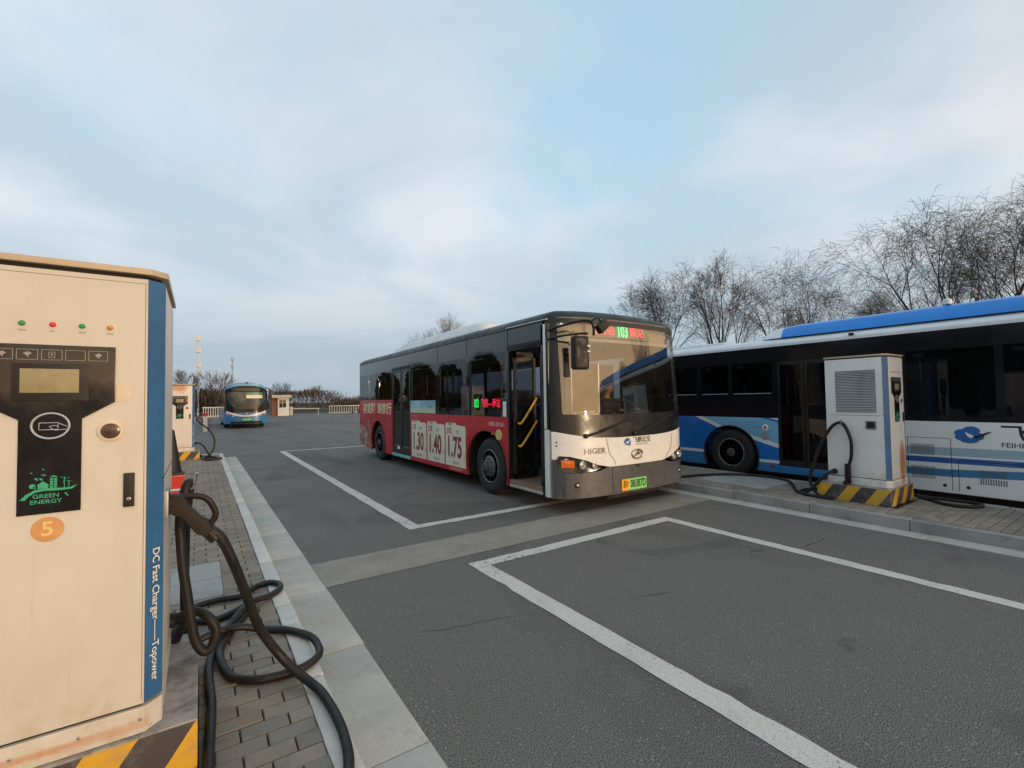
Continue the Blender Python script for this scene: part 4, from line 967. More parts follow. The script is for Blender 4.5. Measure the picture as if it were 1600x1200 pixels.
# ------------------------------------------------------------------ driver
mat('skin', (.36, .19, .12), .5, var=.1, vs=20); mat('jacket', (.022, .024, .032), .8, var=.3, vs=12); mat('trousers', (.03, .032, .045), .85, var=.2)
mat('hair', (.012, .010, .009), .5, var=.2); mat('cap_cloth', (.03, .035, .06), .8, var=.2); mat('shirt_badge', (.55, .55, .55), .6, var=0)
def skin_mesh(name, nodes, edges, material, parent, sub=2):
    o0 = ORG[parent.name]
    me = bpy.data.meshes.new(name); me.from_pydata([tuple(Vector(n[0])-o0) for n in nodes], edges, [])
    me.skin_vertices.new(name='') if hasattr(me.skin_vertices, 'new') else None
    o = bpy.data.objects.new(name, me); COL.objects.link(o); o.parent = parent; ORG[o.name] = o0
    sk = o.modifiers.new('skin', 'SKIN'); sk.use_smooth_shade = True
    if not me.skin_vertices:
        bm = bmesh.new(); bm.from_mesh(me); bm.verts.layers.skin.verify(); bm.to_mesh(me); bm.free()
    lay = me.skin_vertices[0].data
    for i, n in enumerate(nodes):
        r = n[1] if isinstance(n[1], tuple) else (n[1], n[1]); lay[i].radius = r; lay[i].use_root = (i == 0)
    ss = o.modifiers.new('subdivision', 'SUBSURF'); ss.levels = sub; ss.render_levels = sub
    me.materials.append(MATS[material]); return o
dx, dy = 5.66, 5.62
driver = thing('person', (dx, dy, .92), 'driver in a dark jacket and hood sitting at the wheel of the red bus', 'person')
def body_nodes(g=0.):
    N = [((dx, dy, 1.00), .125+g*1.6), ((dx, dy-.01, 1.18), .115+g*1.6), ((dx, dy-.03, 1.36), .130+g*1.6), ((dx, dy-.03, 1.46), .09+g*1.4), ((dx, dy-.05, 1.53), .050+g*1.3), ((dx+.005, dy-.07, 1.60), .062)]
    E_ = [(0, 1), (1, 2), (2, 3), (3, 4), (4, 5)]
    for s in (-1, 1):
        i = len(N)
        N.extend([((dx+s*.19, dy-.03, 1.42), .052+g*1.3), ((dx+s*.26, dy-.14, 1.22), .047+g), ((dx+s*.22, dy-.36, 1.20), .036+g), ((dx+s*.19, dy-.47, 1.27), .028+g*.5)])
        E_.extend([(3, i), (i, i+1), (i+1, i+2), (i+2, i+3)])
        i = len(N)
        N.extend([((dx+s*.10, dy-.04, .99), .085+g), ((dx+s*.13, dy-.42, .95), .062+g), ((dx+s*.13, dy-.50, .55), .046+g), ((dx+s*.13, dy-.52, .43), .035+g), ((dx+s*.13, dy-.66, .40), .032)])
        E_.extend([(0, i), (i, i+1), (i+1, i+2), (i+2, i+3), (i+3, i+4)])
    return N, E_
N, E_ = body_nodes()
# head with jaw, nose and ears carried on the neck, turned a little to the bus driver's left
hx, hy, hz_ = dx+.012, dy-.085, 1.675
hn = len(N); N.append(((hx, hy, hz_+.01), (.082, .098))); E_.append((5, hn))
N.append(((hx+.004, hy+.005, hz_+.085), (.060, .075))); E_.append((hn, hn+1))
N.append(((hx+.045, hy-.085, hz_-.005), .012)); E_.append((hn, hn+2))
mat('lips', (.28, .12, .09), .5, var=0)
bodyo = skin_mesh('body', N, E_, 'skin', driver)
# hands: palm with five fingers closed on the wheel rim
for s in (-1, 1):
    w = Vector((dx+s*.19, dy-.47, 1.27)); P = [(w, .030), (w+Vector((0, -.055, .035)), .030)]; E2 = [(0, 1)]
    for k in range(4):
        b = w+Vector((-.030+.02*k, -.075, .045)); i = len(P)
        P += [(b, .0095), (b+Vector((0, -.035-.003*(k % 3), .0)), .009), (b+Vector((0, -.040, -.030-.002*k)), .0085), (b+Vector((0, -.015, -.042)), .008)]; E2 += [(1, i), (i, i+1), (i+1, i+2), (i+2, i+3)]
    i = len(P); b = w+Vector((-s*.034, -.035, .035)); P += [(b, .011), (b+Vector((-s*.012, -.03, .014)), .0095), (b+Vector((-s*.006, -.055, .004)), .0085)]; E2 += [(0, i), (i, i+1), (i+1, i+2)]
    skin_mesh('hand', P, E2, 'skin', driver, 1)
Nj, Ej = body_nodes(.026)
keep = [0, 1, 2, 3, 4, 6, 7, 8, 9, 15, 16, 17, 18][:]
keep = [0, 1, 2, 3, 4, 6, 7, 8, 15, 16, 17]
mp_ = {k: i for i, k in enumerate(keep)}
skin_mesh('jacket', [Nj[k] for k in keep], [(mp_[a], mp_[b]) for a, b in Ej if a in mp_ and b in mp_], 'jacket', driver)
keep = [0, 10, 11, 12, 13, 19, 20, 21, 22]; mp_ = {k: i for i, k in enumerate(keep)}
skin_mesh('trousers', [Nj[k] for k in keep], [(mp_[a], mp_[b]) for a, b in Ej if a in mp_ and b in mp_], 'trousers', driver)
hd = MB().ellipsoid((hx-.004, hy+.028, hz_+.055), (.108, .108, .098)); hd.build('hood', 'cap_cloth', driver, smooth=True, fix=False)
MB().ellipsoid((hx-.004, hy+.075, hz_-.06), (.12, .075, .10)).build('collar', 'jacket', driver, smooth=True, fix=False)
for s in (-1, 1): MB().ellipsoid((hx+.018+s*.034, hy-.078, hz_+.022), (.013, .006, .007), 8, 5).build('eye', 'hair', driver, fix=False); MB().ellipsoid((hx+.018+s*.034, hy-.080, hz_+.040), (.02, .006, .005), 8, 5).build('eyebrow', 'hair', driver, fix=False)
MB().ellipsoid((hx+.022, hy-.075, hz_-.050), (.024, .008, .006), 8, 5).build('mouth', 'lips', driver, fix=False)

# ------------------------------------------------------------------ the blue and white bus beside the strip
BX, RX = 8.3, 10.72
def livery():
    t = NT('blue_livery'); x, y, z = t.xyz(); W_ = (.74, .76, .77); Bl = (.008, .16, .52); Lb = (.20, .44, .64)
    def band(lo, hi, src, col, m=None):
        f = t.math('MULTIPLY', t.ramp(src, lo-.004, lo+.004), t.ramp(src, hi+.004, hi-.004))
        if m is not None: f = t.math('MULTIPLY', f, m)
        return f, col
    c = W_; rear = t.ramp(y, 3.58, 3.60); front = t.ramp(y, 3.60, 3.58)
    # rear quarter: blue field with sweeping pale bands; front part: straight stripes
    s1 = t.math('SUBTRACT', z, t.math('MULTIPLY', t.math('SUBTRACT', y, 4.97), .42))
    c = t.mix(rear, c, Lb)
    for f, col in (band(-2, .80, s1, Bl, rear), band(.80, .87, s1, W_, rear), band(.40, .455, z, W_, rear), band(.12, .40, z, (.03, .20, .47), rear)): c = t.mix(f, c, col)
    s2 = t.math('SUBTRACT', z, t.math('MULTIPLY', t.math('SUBTRACT', y, 4.06), .28))
    r2_ = t.ramp(y, 4.78, 4.76)
    for f, col in (band(-2, .58, s2, Bl, r2_), band(.58, .655, s2, W_, r2_), band(.655, 1.02, s2, Lb, r2_), band(1.02, 1.06, s2, Bl, r2_), band(1.06, 2, s2, W_, r2_), band(.32, .37, z, W_, r2_), band(.1, .32, z, (.03, .20, .47), r2_)): c = t.mix(t.math('MULTIPLY', f, rear), c, col)
    s3 = t.math('ADD', z, t.math('MULTIPLY', y, .012))
    for f, col in (band(.68, .79, s3, (.30, .44, .52), front), band(.58, .655, s3, (.015, .10, .34), front), band(.40, .50, t.math('ADD', s3, t.math('MULTIPLY', t.math('MAXIMUM', t.math('SUBTRACT', 1.9, y), 0), -.05)), (.05, .20, .42), front)): c = t.mix(f, c, col)
    c = t.mix(t.ramp(t.noise(3, 6, .65, sc=(1, 1, .4)), .5, .8, 0, .25), c, (.30, .29, .27))
    t.done(t.bsdf(c, .28, coat=.35))
livery()
mat('pod_blue', (.003, .21, .68), .3, var=.08, coat=.3); mat('roof_white', (.74, .76, .78), .35, var=.06, coat=.2, dirt=.15, dirtc=(.4, .4, .38))
mat('tail_red', (.4, .03, .03), .3, var=.1); mat('skirt_blue', (.03, .19, .43), .35, var=.1, coat=.2)
bb = thing('city_bus', (9.5, 3.2, 0), 'blue and white bus with black window band parked behind the pale charger', 'bus', 'buses')
Y0, Y1 = -1.9, 7.7
WZ = 4.97
def bs(poly, d0=0, d1=.03): return MB().prism(poly, 'yz', BX+d0, BX+d1)
bs(arch_panel(4.085, Y1, .165, 1.105, [(WZ, .40, .54, .54)])).build('side_panel', 'blue_livery', bb, bevel=.005)
bs(arch_panel(-.85, 3.20, .165, 1.115, [(-.20, .40, .54, .54)])).build('side_panel', 'blue_livery', bb, bevel=.005)
bs([(Y0+.15, .165), (Y0+.15, 1.115), (-1.75, 1.115), (-1.75, .165)]).build('side_panel', 'blue_livery', bb, bevel=.005)
bs([(3.20, .165), (3.20, .29), (4.085, .29), (4.085, .165)]).build('door_sill', 'skirt_blue', bb, bevel=.004)
# black upper band with its windows
band = MB(); cuts = [(-.78, .22), (.32, 1.34), (1.42, 2.30), (2.38, 3.10), (4.16, 4.89), (4.97, 5.54), (5.64, 6.16), (6.26, 7.5)]
band.box(BX+.002, BX+.03, Y0+.12, Y1, 2.09, 2.35); prev = Y0+.12
for a, b in cuts+[(Y1, Y1)]:
    if prev < 3.15 and a > 3.15: band.box(BX+.002, BX+.03, prev, 3.205, 1.105, 2.089); prev = 4.08
    band.box(BX+.002, BX+.03, prev, a, 1.105, 2.089); prev = b
for a, b in cuts: band.box(BX+.002, BX+.03, a, b, 1.105, 1.50 if a > 3.9 else 1.20)
band.build('window_band', 'band_dark', bb)
for a, b in cuts:
    z0 = 1.50 if a > 3.9 else 1.20
    w = B(BX+.005, BX+.011, a+.001, b-.001, z0+.001, 2.088).build('window', 'dark_glass', bb)
    if a > 3.9: B(BX-.001, BX+.004, a+.02, b-.02, z0+.03, z0+.045).build('window_rail', 'alu', w)
    B(BX+.012, BX+.015, b-.20, b-.08, 2.0, 2.06).build('window_sticker', 'print_grey', w)
for a, b in ((3.21, 3.64), (3.65, 4.075)):
    fr = MB().box(BX+.008, BX+.036, a, a+.045, .295, 2.085).box(BX+.008, BX+.036, b-.045, b, .295, 2.085).box(BX+.008, BX+.036, a+.045, b-.045, 2.02, 2.085).box(BX+.008, BX+.036, a+.045, b-.045, .295, .40)
    lf = fr.build('middle_door', 'bus_black', bb); B(BX+.018, BX+.024, a+.045, b-.045, .40, 2.02).build('door_glass', 'dark_glass', lf)
for a, b in ((-1.74, -1.32), (-1.31, -.86)):
    fr = MB().box(BX+.008, BX+.036, a, a+.045, .2, 2.085).box(BX+.008, BX+.036, b-.045, b, .2, 2.085).box(BX+.008, BX+.036, a+.045, b-.045, 2.02, 2.085).box(BX+.008, BX+.036, a+.045, b-.045, .2, .30)
    lf = fr.build('front_door', 'bus_black', bb); B(BX+.018, BX+.024, a+.045, b-.045, .30, 2.02).build('door_glass', 'dark_glass', lf)
# body behind the visible side
B(BX+.03, RX, Y1-.06, Y1, .2, 2.40).build('rear_wall', 'roof_white', bb, bevel=.02)
B(RX-.03, RX, Y0+.15, Y1-.06, .165, 2.40).build('side_panel', 'roof_white', bb, bevel=.005)
fr = MB().grid([[(BX+(RX-BX)*(u+1)/2, Y0+.22*abs(u)**3+.06*max(0, z-1.0), z) for u in [i/8 for i in range(-8, 9)]] for z in (.2, .5, .8, 1.0)]).build('front_panel', 'blue_livery', bb, smooth=True)
MB().grid([[(BX+(RX-BX)*(u+1)/2, Y0+.22*abs(u)**3+.06*max(0, z-1.0), z) for u in [i/8 for i in range(-8, 9)]] for z in (1.0, 1.4, 1.8, 2.2, 2.5)]).build('windscreen', 'band_black', bb, smooth=True)
tsx = [-1, -.99, -.96, -.91, -.84, -.7, -.4, 0, .4, .7, .84, .91, .96, .99, 1]
MB().grid([[((BX+RX)/2+(RX-BX)/2*u, y, 2.352+.17*math.sqrt(max(0, 1-abs(u)**9))-(.10 if k in (0, 9) else 0)) for u in tsx] for k, y in enumerate((Y0+.05, Y0+.12, 0, 1.5, 3, 4, 5, 6.5, Y1-.05, Y1))]).build('roof', 'roof_white', bb, smooth=True, ang=60)
B(BX+.001, BX+.02, Y0+.1, Y1, 2.352, 2.40).build('cant_rail', 'roof_white', bb, bevel=.006)
# roof pod with white nose
def pod(y_list, name, m):
    rows = [[((BX+RX)/2+(1.02)*w*u, y, 2.50+h*math.sqrt(max(0, 1-abs(u)**7))) for u in [i/12 for i in range(-12, 13)]] for y, w, h in y_list]
    return MB().grid(rows).build(name, m, bb, smooth=True, ang=60)
pd = pod([(Y0+.2, 1.05, .12), (Y0+.5, 1.1, .24), (0, 1.12, .245), (2.5, 1.12, .245), (3.80, 1.12, .245), (4.02, 1.115, .225)], 'battery_pod', 'pod_blue')
q = pod([(4.0, 1.11, .225), (4.16, 1.10, .215), (4.30, 1.07, .175), (4.38, 1.03, .10), (4.42, 1.0, .0)], 'pod_nose', 'roof_white')
B(8.85, 10.1, 5.35, 6.9, 2.50, 2.60).build('roof_unit', 'pod_white', bb, bevel=.04, seg=3)
B(BX-.015, BX+.02, 2.92, 2.98, 2.405, 2.445).build('side_camera', 'black_plastic', bb, bevel=.006)
MB().lathe([(.05, 0), (.05, .06), (.03, .075)], (8.6, 1.9, 2.73), 'z', 14).build('roof_beacon', 'pod_white', bb, smooth=True)
B(BX+.05, RX-.05, Y0+.3, Y1-.1, .10, .34).build('chassis', 'under_black', bb) if False else None
MB().box(BX+.36, RX-.36, Y0+.3, Y1-.1, .12, .34).box(BX+.05, RX-.05, .40, 4.36, .20, .34).box(BX+.05, RX-.05, 5.56, Y1-.1, .20, .34).build('chassis', 'under_black', bb)
B(BX+.04, RX-.04, Y0+.3, Y1-.1, 2.30, 2.34).build('ceiling', 'interior', bb)
B(BX+.34, BX+.36, Y0+.4, Y1-.1, .34, 1.0).build('inner_wall', 'under_black', bb)
for y in (4.97, -.20):
    wheel(bb, BX+.03, y, .44, .44, -1, rim='rim' if y > 0 else 'rim', dish=.07)
    wheel(bb, RX-.03, y, .44, .44, 1, rim='rim_dark', dish=.06)
    MB().tube([(BX+.25, y, .44), (RX-.25, y, .44)], .07, 10).build('axle', 'under_black', bb)
    MB().box(BX+.03, BX+.34, y-.56, y+.56, .95, .98).box(BX+.33, BX+.35, y-.56, y+.56, .3, .98).build('wheel_housing', 'under_black', bb)
    a0 = math.asin(-.235/.54); P = [(BX-.004, y+.54*math.cos(a), .40+.54*math.sin(a)) for a in [a0+(math.pi-2*a0)*k/20 for k in range(21)]]
    MB().tube(P, .013, 6).build('arch_trim', 'black_plastic', bb, smooth=True)
for y in [.9+k*.75 for k in range(3)]+[4.3, 5.2, 6.1, 6.9]:
    for x in (BX+.09, RX-.55): MB().box(x, x+.44, y, y+.40, .80, .90).box(x, x+.44, y+.36, y+.45, .90, 1.72).box(x+.1, x+.34, y+.1, y+.36, .34, .80).build('passenger_seat', 'seat_blue', bb, bevel=.04)
for y in (.8, 2.34, 3.15, 4.12): MB().tube([(BX+.75, y, .34), (BX+.75, y, 2.3)], .018, 8).build('pole', 'rail_steel', bb, smooth=True)
# hatches, grilles, lettering
for y0_, y1_, z0_, z1_ in ((1.86, 2.32, .20, .885), (.45, 1.80, .20, .60)):
    mb = MB()
    for a, b, c, d in ((y0_, y1_, z1_, z1_+.006), (y0_, y0_+.006, z0_, z1_), (y1_-.006, y1_, z0_, z1_)): mb.box(BX-.0012, BX+.002, a, b, c, d)
    h = mb.build('hatch', 'dark_gap', bb)
    MB().lathe([(.022, 0), (.018, -.004)], (BX, y0_+.08 if y0_ > 1 else y1_-.09, .26), 'x', 12).build('hatch_lock', 'text_black', h)
def grille(y0_, y1_, z0_, z1_, nm, w):
    for k in range(nm):
        y = y0_+(y1_-y0_)*(k+.5)/nm
        B(BX-.004, BX+.001, y-w/2, y+w/2, z0_, z1_).build('grille_slot', 'vent_slot', bb)
mat('vent_slot', (.12, .12, .125), .6, var=.1)
mat('vent_slot', (.12, .12, .125), .6, var=.1)
grille(2.03, 2.29, .655, .80, 14, .006); grille(2.03, 2.29, .33, .50, 14, .006)
grille(1.35, 1.60, .42, .50, 11, .010); grille(1.35, 1.60, .32, .395, 11, .010)
em = MB()
for py, pz, ry, rz in ((1.66, 1.005, .085, .055), (1.755, .97, .07, .05), (1.755, .915, .065, .045), (1.68, .88, .09, .04), (1.60, .93, .06, .05)):
    em.prism([(py+ry*math.cos(a), pz+rz*math.sin(a)) for a in [k*math.pi/8 for k in range(16)]], 'yz', BX-.002-len(em.v)*1e-5, BX+.001)
eo = em.build('operator_emblem', 'logo_blue', bb)
bs([(1.72, .985), (1.70, .93), (1.66, .905), (1.60, .925), (1.645, .94), (1.665, .955)], -.0055, -.004).build('emblem_bird', 'print_white', eo)
bs([(1.655, .91), (1.60, .905), (1.47, .995), (1.50, .995), (1.60, .945), (1.63, .94)], -.0065, -.005).build('emblem_wing', 'text_black', eo)
text('飞鹤公交', .23, face_left(BX-.002, 1.405, .965), 'operator_lettering', 'text_black', bb, 'LEFT', bold=.012, wide=1.25)
text('FEIHE PUBLIC TRANSPORT', .085, face_left(BX-.002, 1.395, .835), 'operator_lettering', 'text_black', bb, 'LEFT', bold=.006, wide=1.05)
MB().lathe([(.055, 0), (.05, -.008), (.03, -.010)], (BX, 4.30, .935), 'x', 18).build('door_release', 'print_white', bb, smooth=True)
MB().lathe([(.028, -.006), (.024, -.014)], (BX, 4.30, .935), 'x', 14).build('release_button', 'tail_red', bb, smooth=True)
MB().lathe([(.075, 0), (.075, -.002)], (BX, 4.31, .785), 'x', 22).build('round_sticker', 'print_grey', bb)
text('应急', .055, face_left(BX-.002, 4.43, .935), 'notice_lettering', 'print_green', bb)
MB().lathe([(.03, 0), (.028, -.008)], (BX, 4.20, .265), 'x', 14).build('side_reflector', 'tail_red', bb)
# ------------------------------------------------------------------ far bus coming in
fb_ = thing('city_bus', (2.335, 36.5, 0), 'blue bus with rounded windscreen and white smile panel facing the lot', 'bus', 'buses')
GC, GW, GY = 2.335, 1.13, 32.0
mat('far_blue', (.03, .19, .44), .3, var=.1, coat=.3); mat('far_skyblue', (.08, .32, .62), .3, var=.1, coat=.3)
t_ = NT('far_glass'); x, y, z = t_.xyz(); t_.done(t_.bsdf(t_.mix(t_.ramp(t_.noise(1.6, 4), .35, .65), (.03, .036, .04), (.10, .115, .115)), .3, spec=.25))
mat('shade_cream', (.70, .68, .48), .5, var=.1); mat('shade_green', (.03, .16, .10), .3, var=.1)
def gy(t, z): return GY+.10*t*t+.45*abs(t)**7+.10*max(0, z-1.05)
def G(t, z, off=0): return (GC+GW*t, gy(t, z)-off, z)
def gpatch(t0, t1, zb, zt, off=0, nx=20, nz=6):
    zb = zb if callable(zb) else (lambda t, q=zb: q); zt = zt if callable(zt) else (lambda t, q=zt: q)
    return MB().grid([[G(t0+(t1-t0)*i/nx, zb(t0+(t1-t0)*i/nx)+(zt(t0+(t1-t0)*i/nx)-zb(t0+(t1-t0)*i/nx))*j/nz, off) for i in range(nx+1)] for j in range(nz+1)])
top = lambda t: 2.30+.42*(1-abs(t)**3.5)
gpatch(-1, 1, .28, .95).build('front_panel', 'far_blue', fb_, smooth=True)
gpatch(-1, 1, .951, top).build('front_surround', 'band_dark', fb_, smooth=True)
gpatch(-.93, .93, lambda t: .72+.28*abs(t)**2.2-.02, lambda t: .79+.30*abs(t)**1.6, .02).build('smile_panel', 'bus_white', fb_, smooth=True)
gpatch(-.88, .88, lambda t: 1.16+.60*abs(t/.88)**4, lambda t: 2.20-.06*abs(t/.88)**4, .02).build('windscreen', 'far_glass', fb_, smooth=True)
gpatch(-.02, .74, 1.80, 2.00, .03, 8, 2).build('sun_shade', 'shade_cream', fb_)
gpatch(-.05, .76, 2.001, 2.16, .028, 8, 2).build('sun_strip', 'shade_green', fb_)
gpatch(-.62, .62, 2.25, 2.42, .02, 14, 2).build('route_display', 'led_board', fb_)
gpatch(-.9, .9, lambda t: 2.34+.22*(1-abs(t/.9)**3), lambda t: 2.48+.28*(1-abs(t/.9)**3), .03).build('roof_brow', 'far_skyblue', fb_, smooth=True)
for s in (-1, 1):
    hp = MB().add([G(s*a, b, .035) for a, b in ((.94, .98), (.90, .80), (.62, .70), (.56, .76), (.74, .88))], [(0, 1, 2, 3, 4)]).build('headlight', 'lens_clear', fb_)
    MB().add([G(s*a, b, .04) for a, b in ((.92, .93), (.89, .82), (.80, .79), (.82, .89))], [(0, 1, 2, 3)]).build('turn_signal', 'lens_amber', hp)
    ma = MB().tube([(GC+s*1.05, GY+.5, 2.45), (GC+s*1.25, GY+.1, 2.35)], .03, 6).build('mirror_arm', 'black_plastic', fb_)
    B(GC+s*1.25-.10, GC+s*1.25+.10, GY-.02, GY+.10, 1.80, 2.32).build('mirror_head', 'black_plastic', ma, bevel=.05)
    wheel(fb_, GC+s*1.09, GY+2.1, .45, .45, s, rim='rim_dark'); wheel(fb_, GC+s*1.09, GY+7.0, .45, .45, s, rim='rim_dark')
    B(min(GC+s*1.10, GC+s*1.13), max(GC+s*1.10, GC+s*1.13), GY+.55, GY+10, .30, 1.1).build('side_panel', 'far_blue', fb_)
    B(min(GC+s*1.10, GC+s*1.13), max(GC+s*1.10, GC+s*1.13), GY+.55, GY+10, 1.1, 2.30).build('window_band', 'band_black', fb_)
gpatch(-.21, .21, .47, .60, .04, 4, 1).build('number_plate', 'plate_green', fb_)
gpatch(-.75, .75, .30, .42, .02, 10, 1).build('lower_grille', 'under_black', fb_)
MB().lathe([(.075, 0), (.06, -.02)], G(0, .885, .03), 'y', 14).build('maker_badge', 'chrome', fb_)
MB().grid([[(GC+GW*u, gy(u, 2.3)+.02 if k == 0 else y, 2.30+(.42 if k else .38)*(1-abs(u)**3.5)) for u in [i/10 for i in range(-10, 11)]] for k, y in enumerate((0, GY+1.0, GY+5, GY+10))]).build('roof', 'far_skyblue', fb_, smooth=True)
B(GC-1.1, GC+1.1, GY+9.95, GY+10, .3, 2.5).build('rear_wall', 'far_blue', fb_)
B(GC-.75, GC+.75, GY+.6, GY+9.8, .12, .35).build('chassis', 'under_black', fb_)
B(GC-.08, GC+.08, GY+.1, GY+.25, 2.70, 2.78).build('roof_camera', 'black_plastic', fb_, bevel=.02)

# ------------------------------------------------------------------ far things
mat('cream_wall', (.62, .58, .48), .6, var=.1, dirt=.2); mat('white_wall', (.70, .70, .68), .6, var=.06, dirt=.15); mat('shaded_brown', (.22, .10, .07), .7, var=.15)
mat('fence_white', (.66, .65, .60), .5, var=.08); mat('barrier_red', (.55, .03, .03), .4, var=.1); mat('mast_white', (.62, .64, .65), .5, var=.1); mat('mast_grey', (.25, .27, .29), .5, var=.1)
bt = thing('gate_booth', (7.6, 58.9, 0), 'small white gate booth with cream flat roof', 'booth')
wl_ = MB().box(7.26, 8.42, 58.0, 58.08, .02, .95).box(7.26, 7.40, 58.0, 58.08, .95, 2.05).box(8.10, 8.42, 58.0, 58.08, .95, 2.05).box(7.40, 8.10, 58.0, 58.08, 1.85, 2.05).box(8.34, 8.42, 58.08, 59.8, .02, 2.05).box(6.70, 8.42, 59.72, 59.8, .02, 2.05)
wl_.build('wall', 'white_wall', bt); B(6.70, 7.255, 58.3, 58.36, .02, 2.05).build('shaded_side', 'shaded_brown', bt); B(6.70, 6.76, 58.36, 59.7, .02, 2.05).build('shaded_side', 'shaded_brown', bt)  # shade on the booth's left half is put into this brown
wb = MB().box(7.40, 8.10, 58.03, 58.05, .95, 1.85).build('window', 'booth_glass', bt); MB().box(7.73, 7.77, 58.0, 58.03, .95, 1.85).box(7.40, 8.10, 57.99, 58.03, .92, .96).build('window_frame', 'white_wall', wb)
B(6.45, 8.65, 57.75, 60.0, 2.06, 2.38).build('roof', 'cream_wall', bt, bevel=.02); B(7.3, 8.35, 59.0, 59.6, .02, .9).build('desk', 'shaded_brown', bt)
B(7.82, 7.86, 57.985, 58.0, .9, 1.02).build('handle', 'steel_dull', bt)
br = thing('barrier_gate', (8.95, 60.0, 0), 'white barrier arm lowered beside the gate booth', 'barrier')
B(8.75, 9.10, 59.8, 60.2, 0, 1.0).build('housing', 'cream_wall', br, bevel=.03); MB().tube([(8.7, 59.75, .80), (12.0, 59.75, .74)], .055, 8).build('arm', 'fence_white', br); MB().tube([(11.9, 59.75, 0), (11.9, 59.75, .7)], .04, 8).build('rest_post', 'fence_white', br)
def fence(x0, x1, y, h, label, name='picket_fence', step=.22):
    f = thing(name, ((x0+x1)/2, y, 0), label, 'fence', 'white fences')
    B(x0, x1, y-.03, y+.03, h-.10, h).build('top_rail', 'fence_white', f); B(x0, x1, y-.03, y+.03, .12, .2).build('bottom_rail', 'fence_white', f)
    n = int((x1-x0)/step); pm = B(-.03, .03, -.02, .02, .0, h-.02)
    me = None
    for k in range(min(n, 290)):
        if me is None:
            o = B(x0+.1-.035, x0+.1+.035, y-.045, y-.031, 0, h-.02).build('picket', 'fence_white', f); me = o; X0 = x0+.1
        else:
            o = me.copy(); COL.objects.link(o); o.parent = f; o.location = (step*k, 0, 0)
fence(.2, 3.4, 60.0, 1.15, 'white picket fence behind the arriving blue bus')
fence(13.6, 30.0, 62.0, 1.05, 'white picket fence along the far edge of the lot, before the brown wood', step=.3)
for nm, X, Y, H, m, lab in (('radio_mast', -.24, 75, 10.3, 'mast_white', 'tall white radio mast with panel antennas'), ('radio_mast', 5.9, 120, 11.4, 'mast_grey', 'slim grey radio mast above the arriving blue bus')):
    ms = thing(nm, (X, Y, 0), lab, 'mast'); MB().tube([(X, Y, -.05), (X, Y, H*.6), (X, Y, H)], [.13, .10, .07], 8).build('pole', m, ms, smooth=True)
    for z in (H*.63, H*.82, H*.97):
        MB().lathe([(.28, 0), (.28, .06)], (X, Y, z), 'z', 12).build('platform', m, ms)
        for a in (.5, 2.6, 4.7): B(X+.26*math.cos(a)-.06, X+.26*math.cos(a)+.06, Y+.26*math.sin(a)-.06, Y+.26*math.sin(a)+.06, z+.05, z+.75).build('antenna', m, ms)
gp = thing('barrier_gate', (.22, 30.0, 0), 'white gate post with a red top standing behind the rusty charger', 'barrier')
B(.14, .33, 29.88, 30.1, 0, .86).build('post', 'fence_white', gp, bevel=.02); B(.10, .37, 29.84, 30.12, .86, 1.02).build('head', 'barrier_red', gp, bevel=.02)
mb = MB()
for k in range(6): mb.tube([(.33, 30, .2+k*.1), (.52, 30, .2+k*.1)], .014, 6)
mb.build('rack', 'black_plastic', gp)
for x in (16.3, 17.1):
    c = thing('traffic_cone', (x, 61.0, 0), 'small dark traffic cone before the far picket fence', 'cone', 'cones by the far fence')
    MB().lathe([(.17, .03), (.15, .06), (.03, .68), (.0, .7)], (x, 61, 0), 'z', 12).build('cone', 'black_plastic', c, smooth=True); B(x-.2, x+.2, 60.8, 61.2, 0, .03).build('base', 'black_plastic', c)
# cone on a red bin behind the first charger
mat('bin_red', (.55, .055, .035), .4, var=.12, dirt=.2); 
bn = thing('plastic_bin', (-.345, 8.81, .122), 'red plastic bin under a black cone on the charging island', 'bin')
MB().prism([(-.13, -.13), (.13, -.13), (.13, .13), (-.13, .13)], 'xy', 0, 1)
v = []
for z, w in ((.122, .115), (.40, .150), (.40, .165), (.43, .165), (.43, .14), (.20, .12)): v += [(-.345-w, 8.81-w, z), (-.345+w, 8.81-w, z), (-.345+w, 8.81+w, z), (-.345-w, 8.81+w, z)]
fs = [(0, 3, 2, 1), (20, 21, 22, 23)]+[(i*4+k, i*4+(k+1) % 4, (i+1)*4+(k+1) % 4, (i+1)*4+k) for i in range(5) for k in range(4)]
MB().add(v, fs).build('tub', 'bin_red', bn, bevel=.006)
cn = thing('traffic_cone', (-.345, 8.81, .43), 'black traffic cone standing on the red bin', 'cone')
MB().lathe([(.125, .03), (.115, .06), (.022, .66), (.015, .68)], (-.345, 8.81, .432), 'z', 24).build('cone', 'black_plastic', cn, smooth=True); B(-.345-.155, -.345+.155, 8.81-.155, 8.81+.155, .432, .463).build('base', 'black_plastic', cn, bevel=.008)

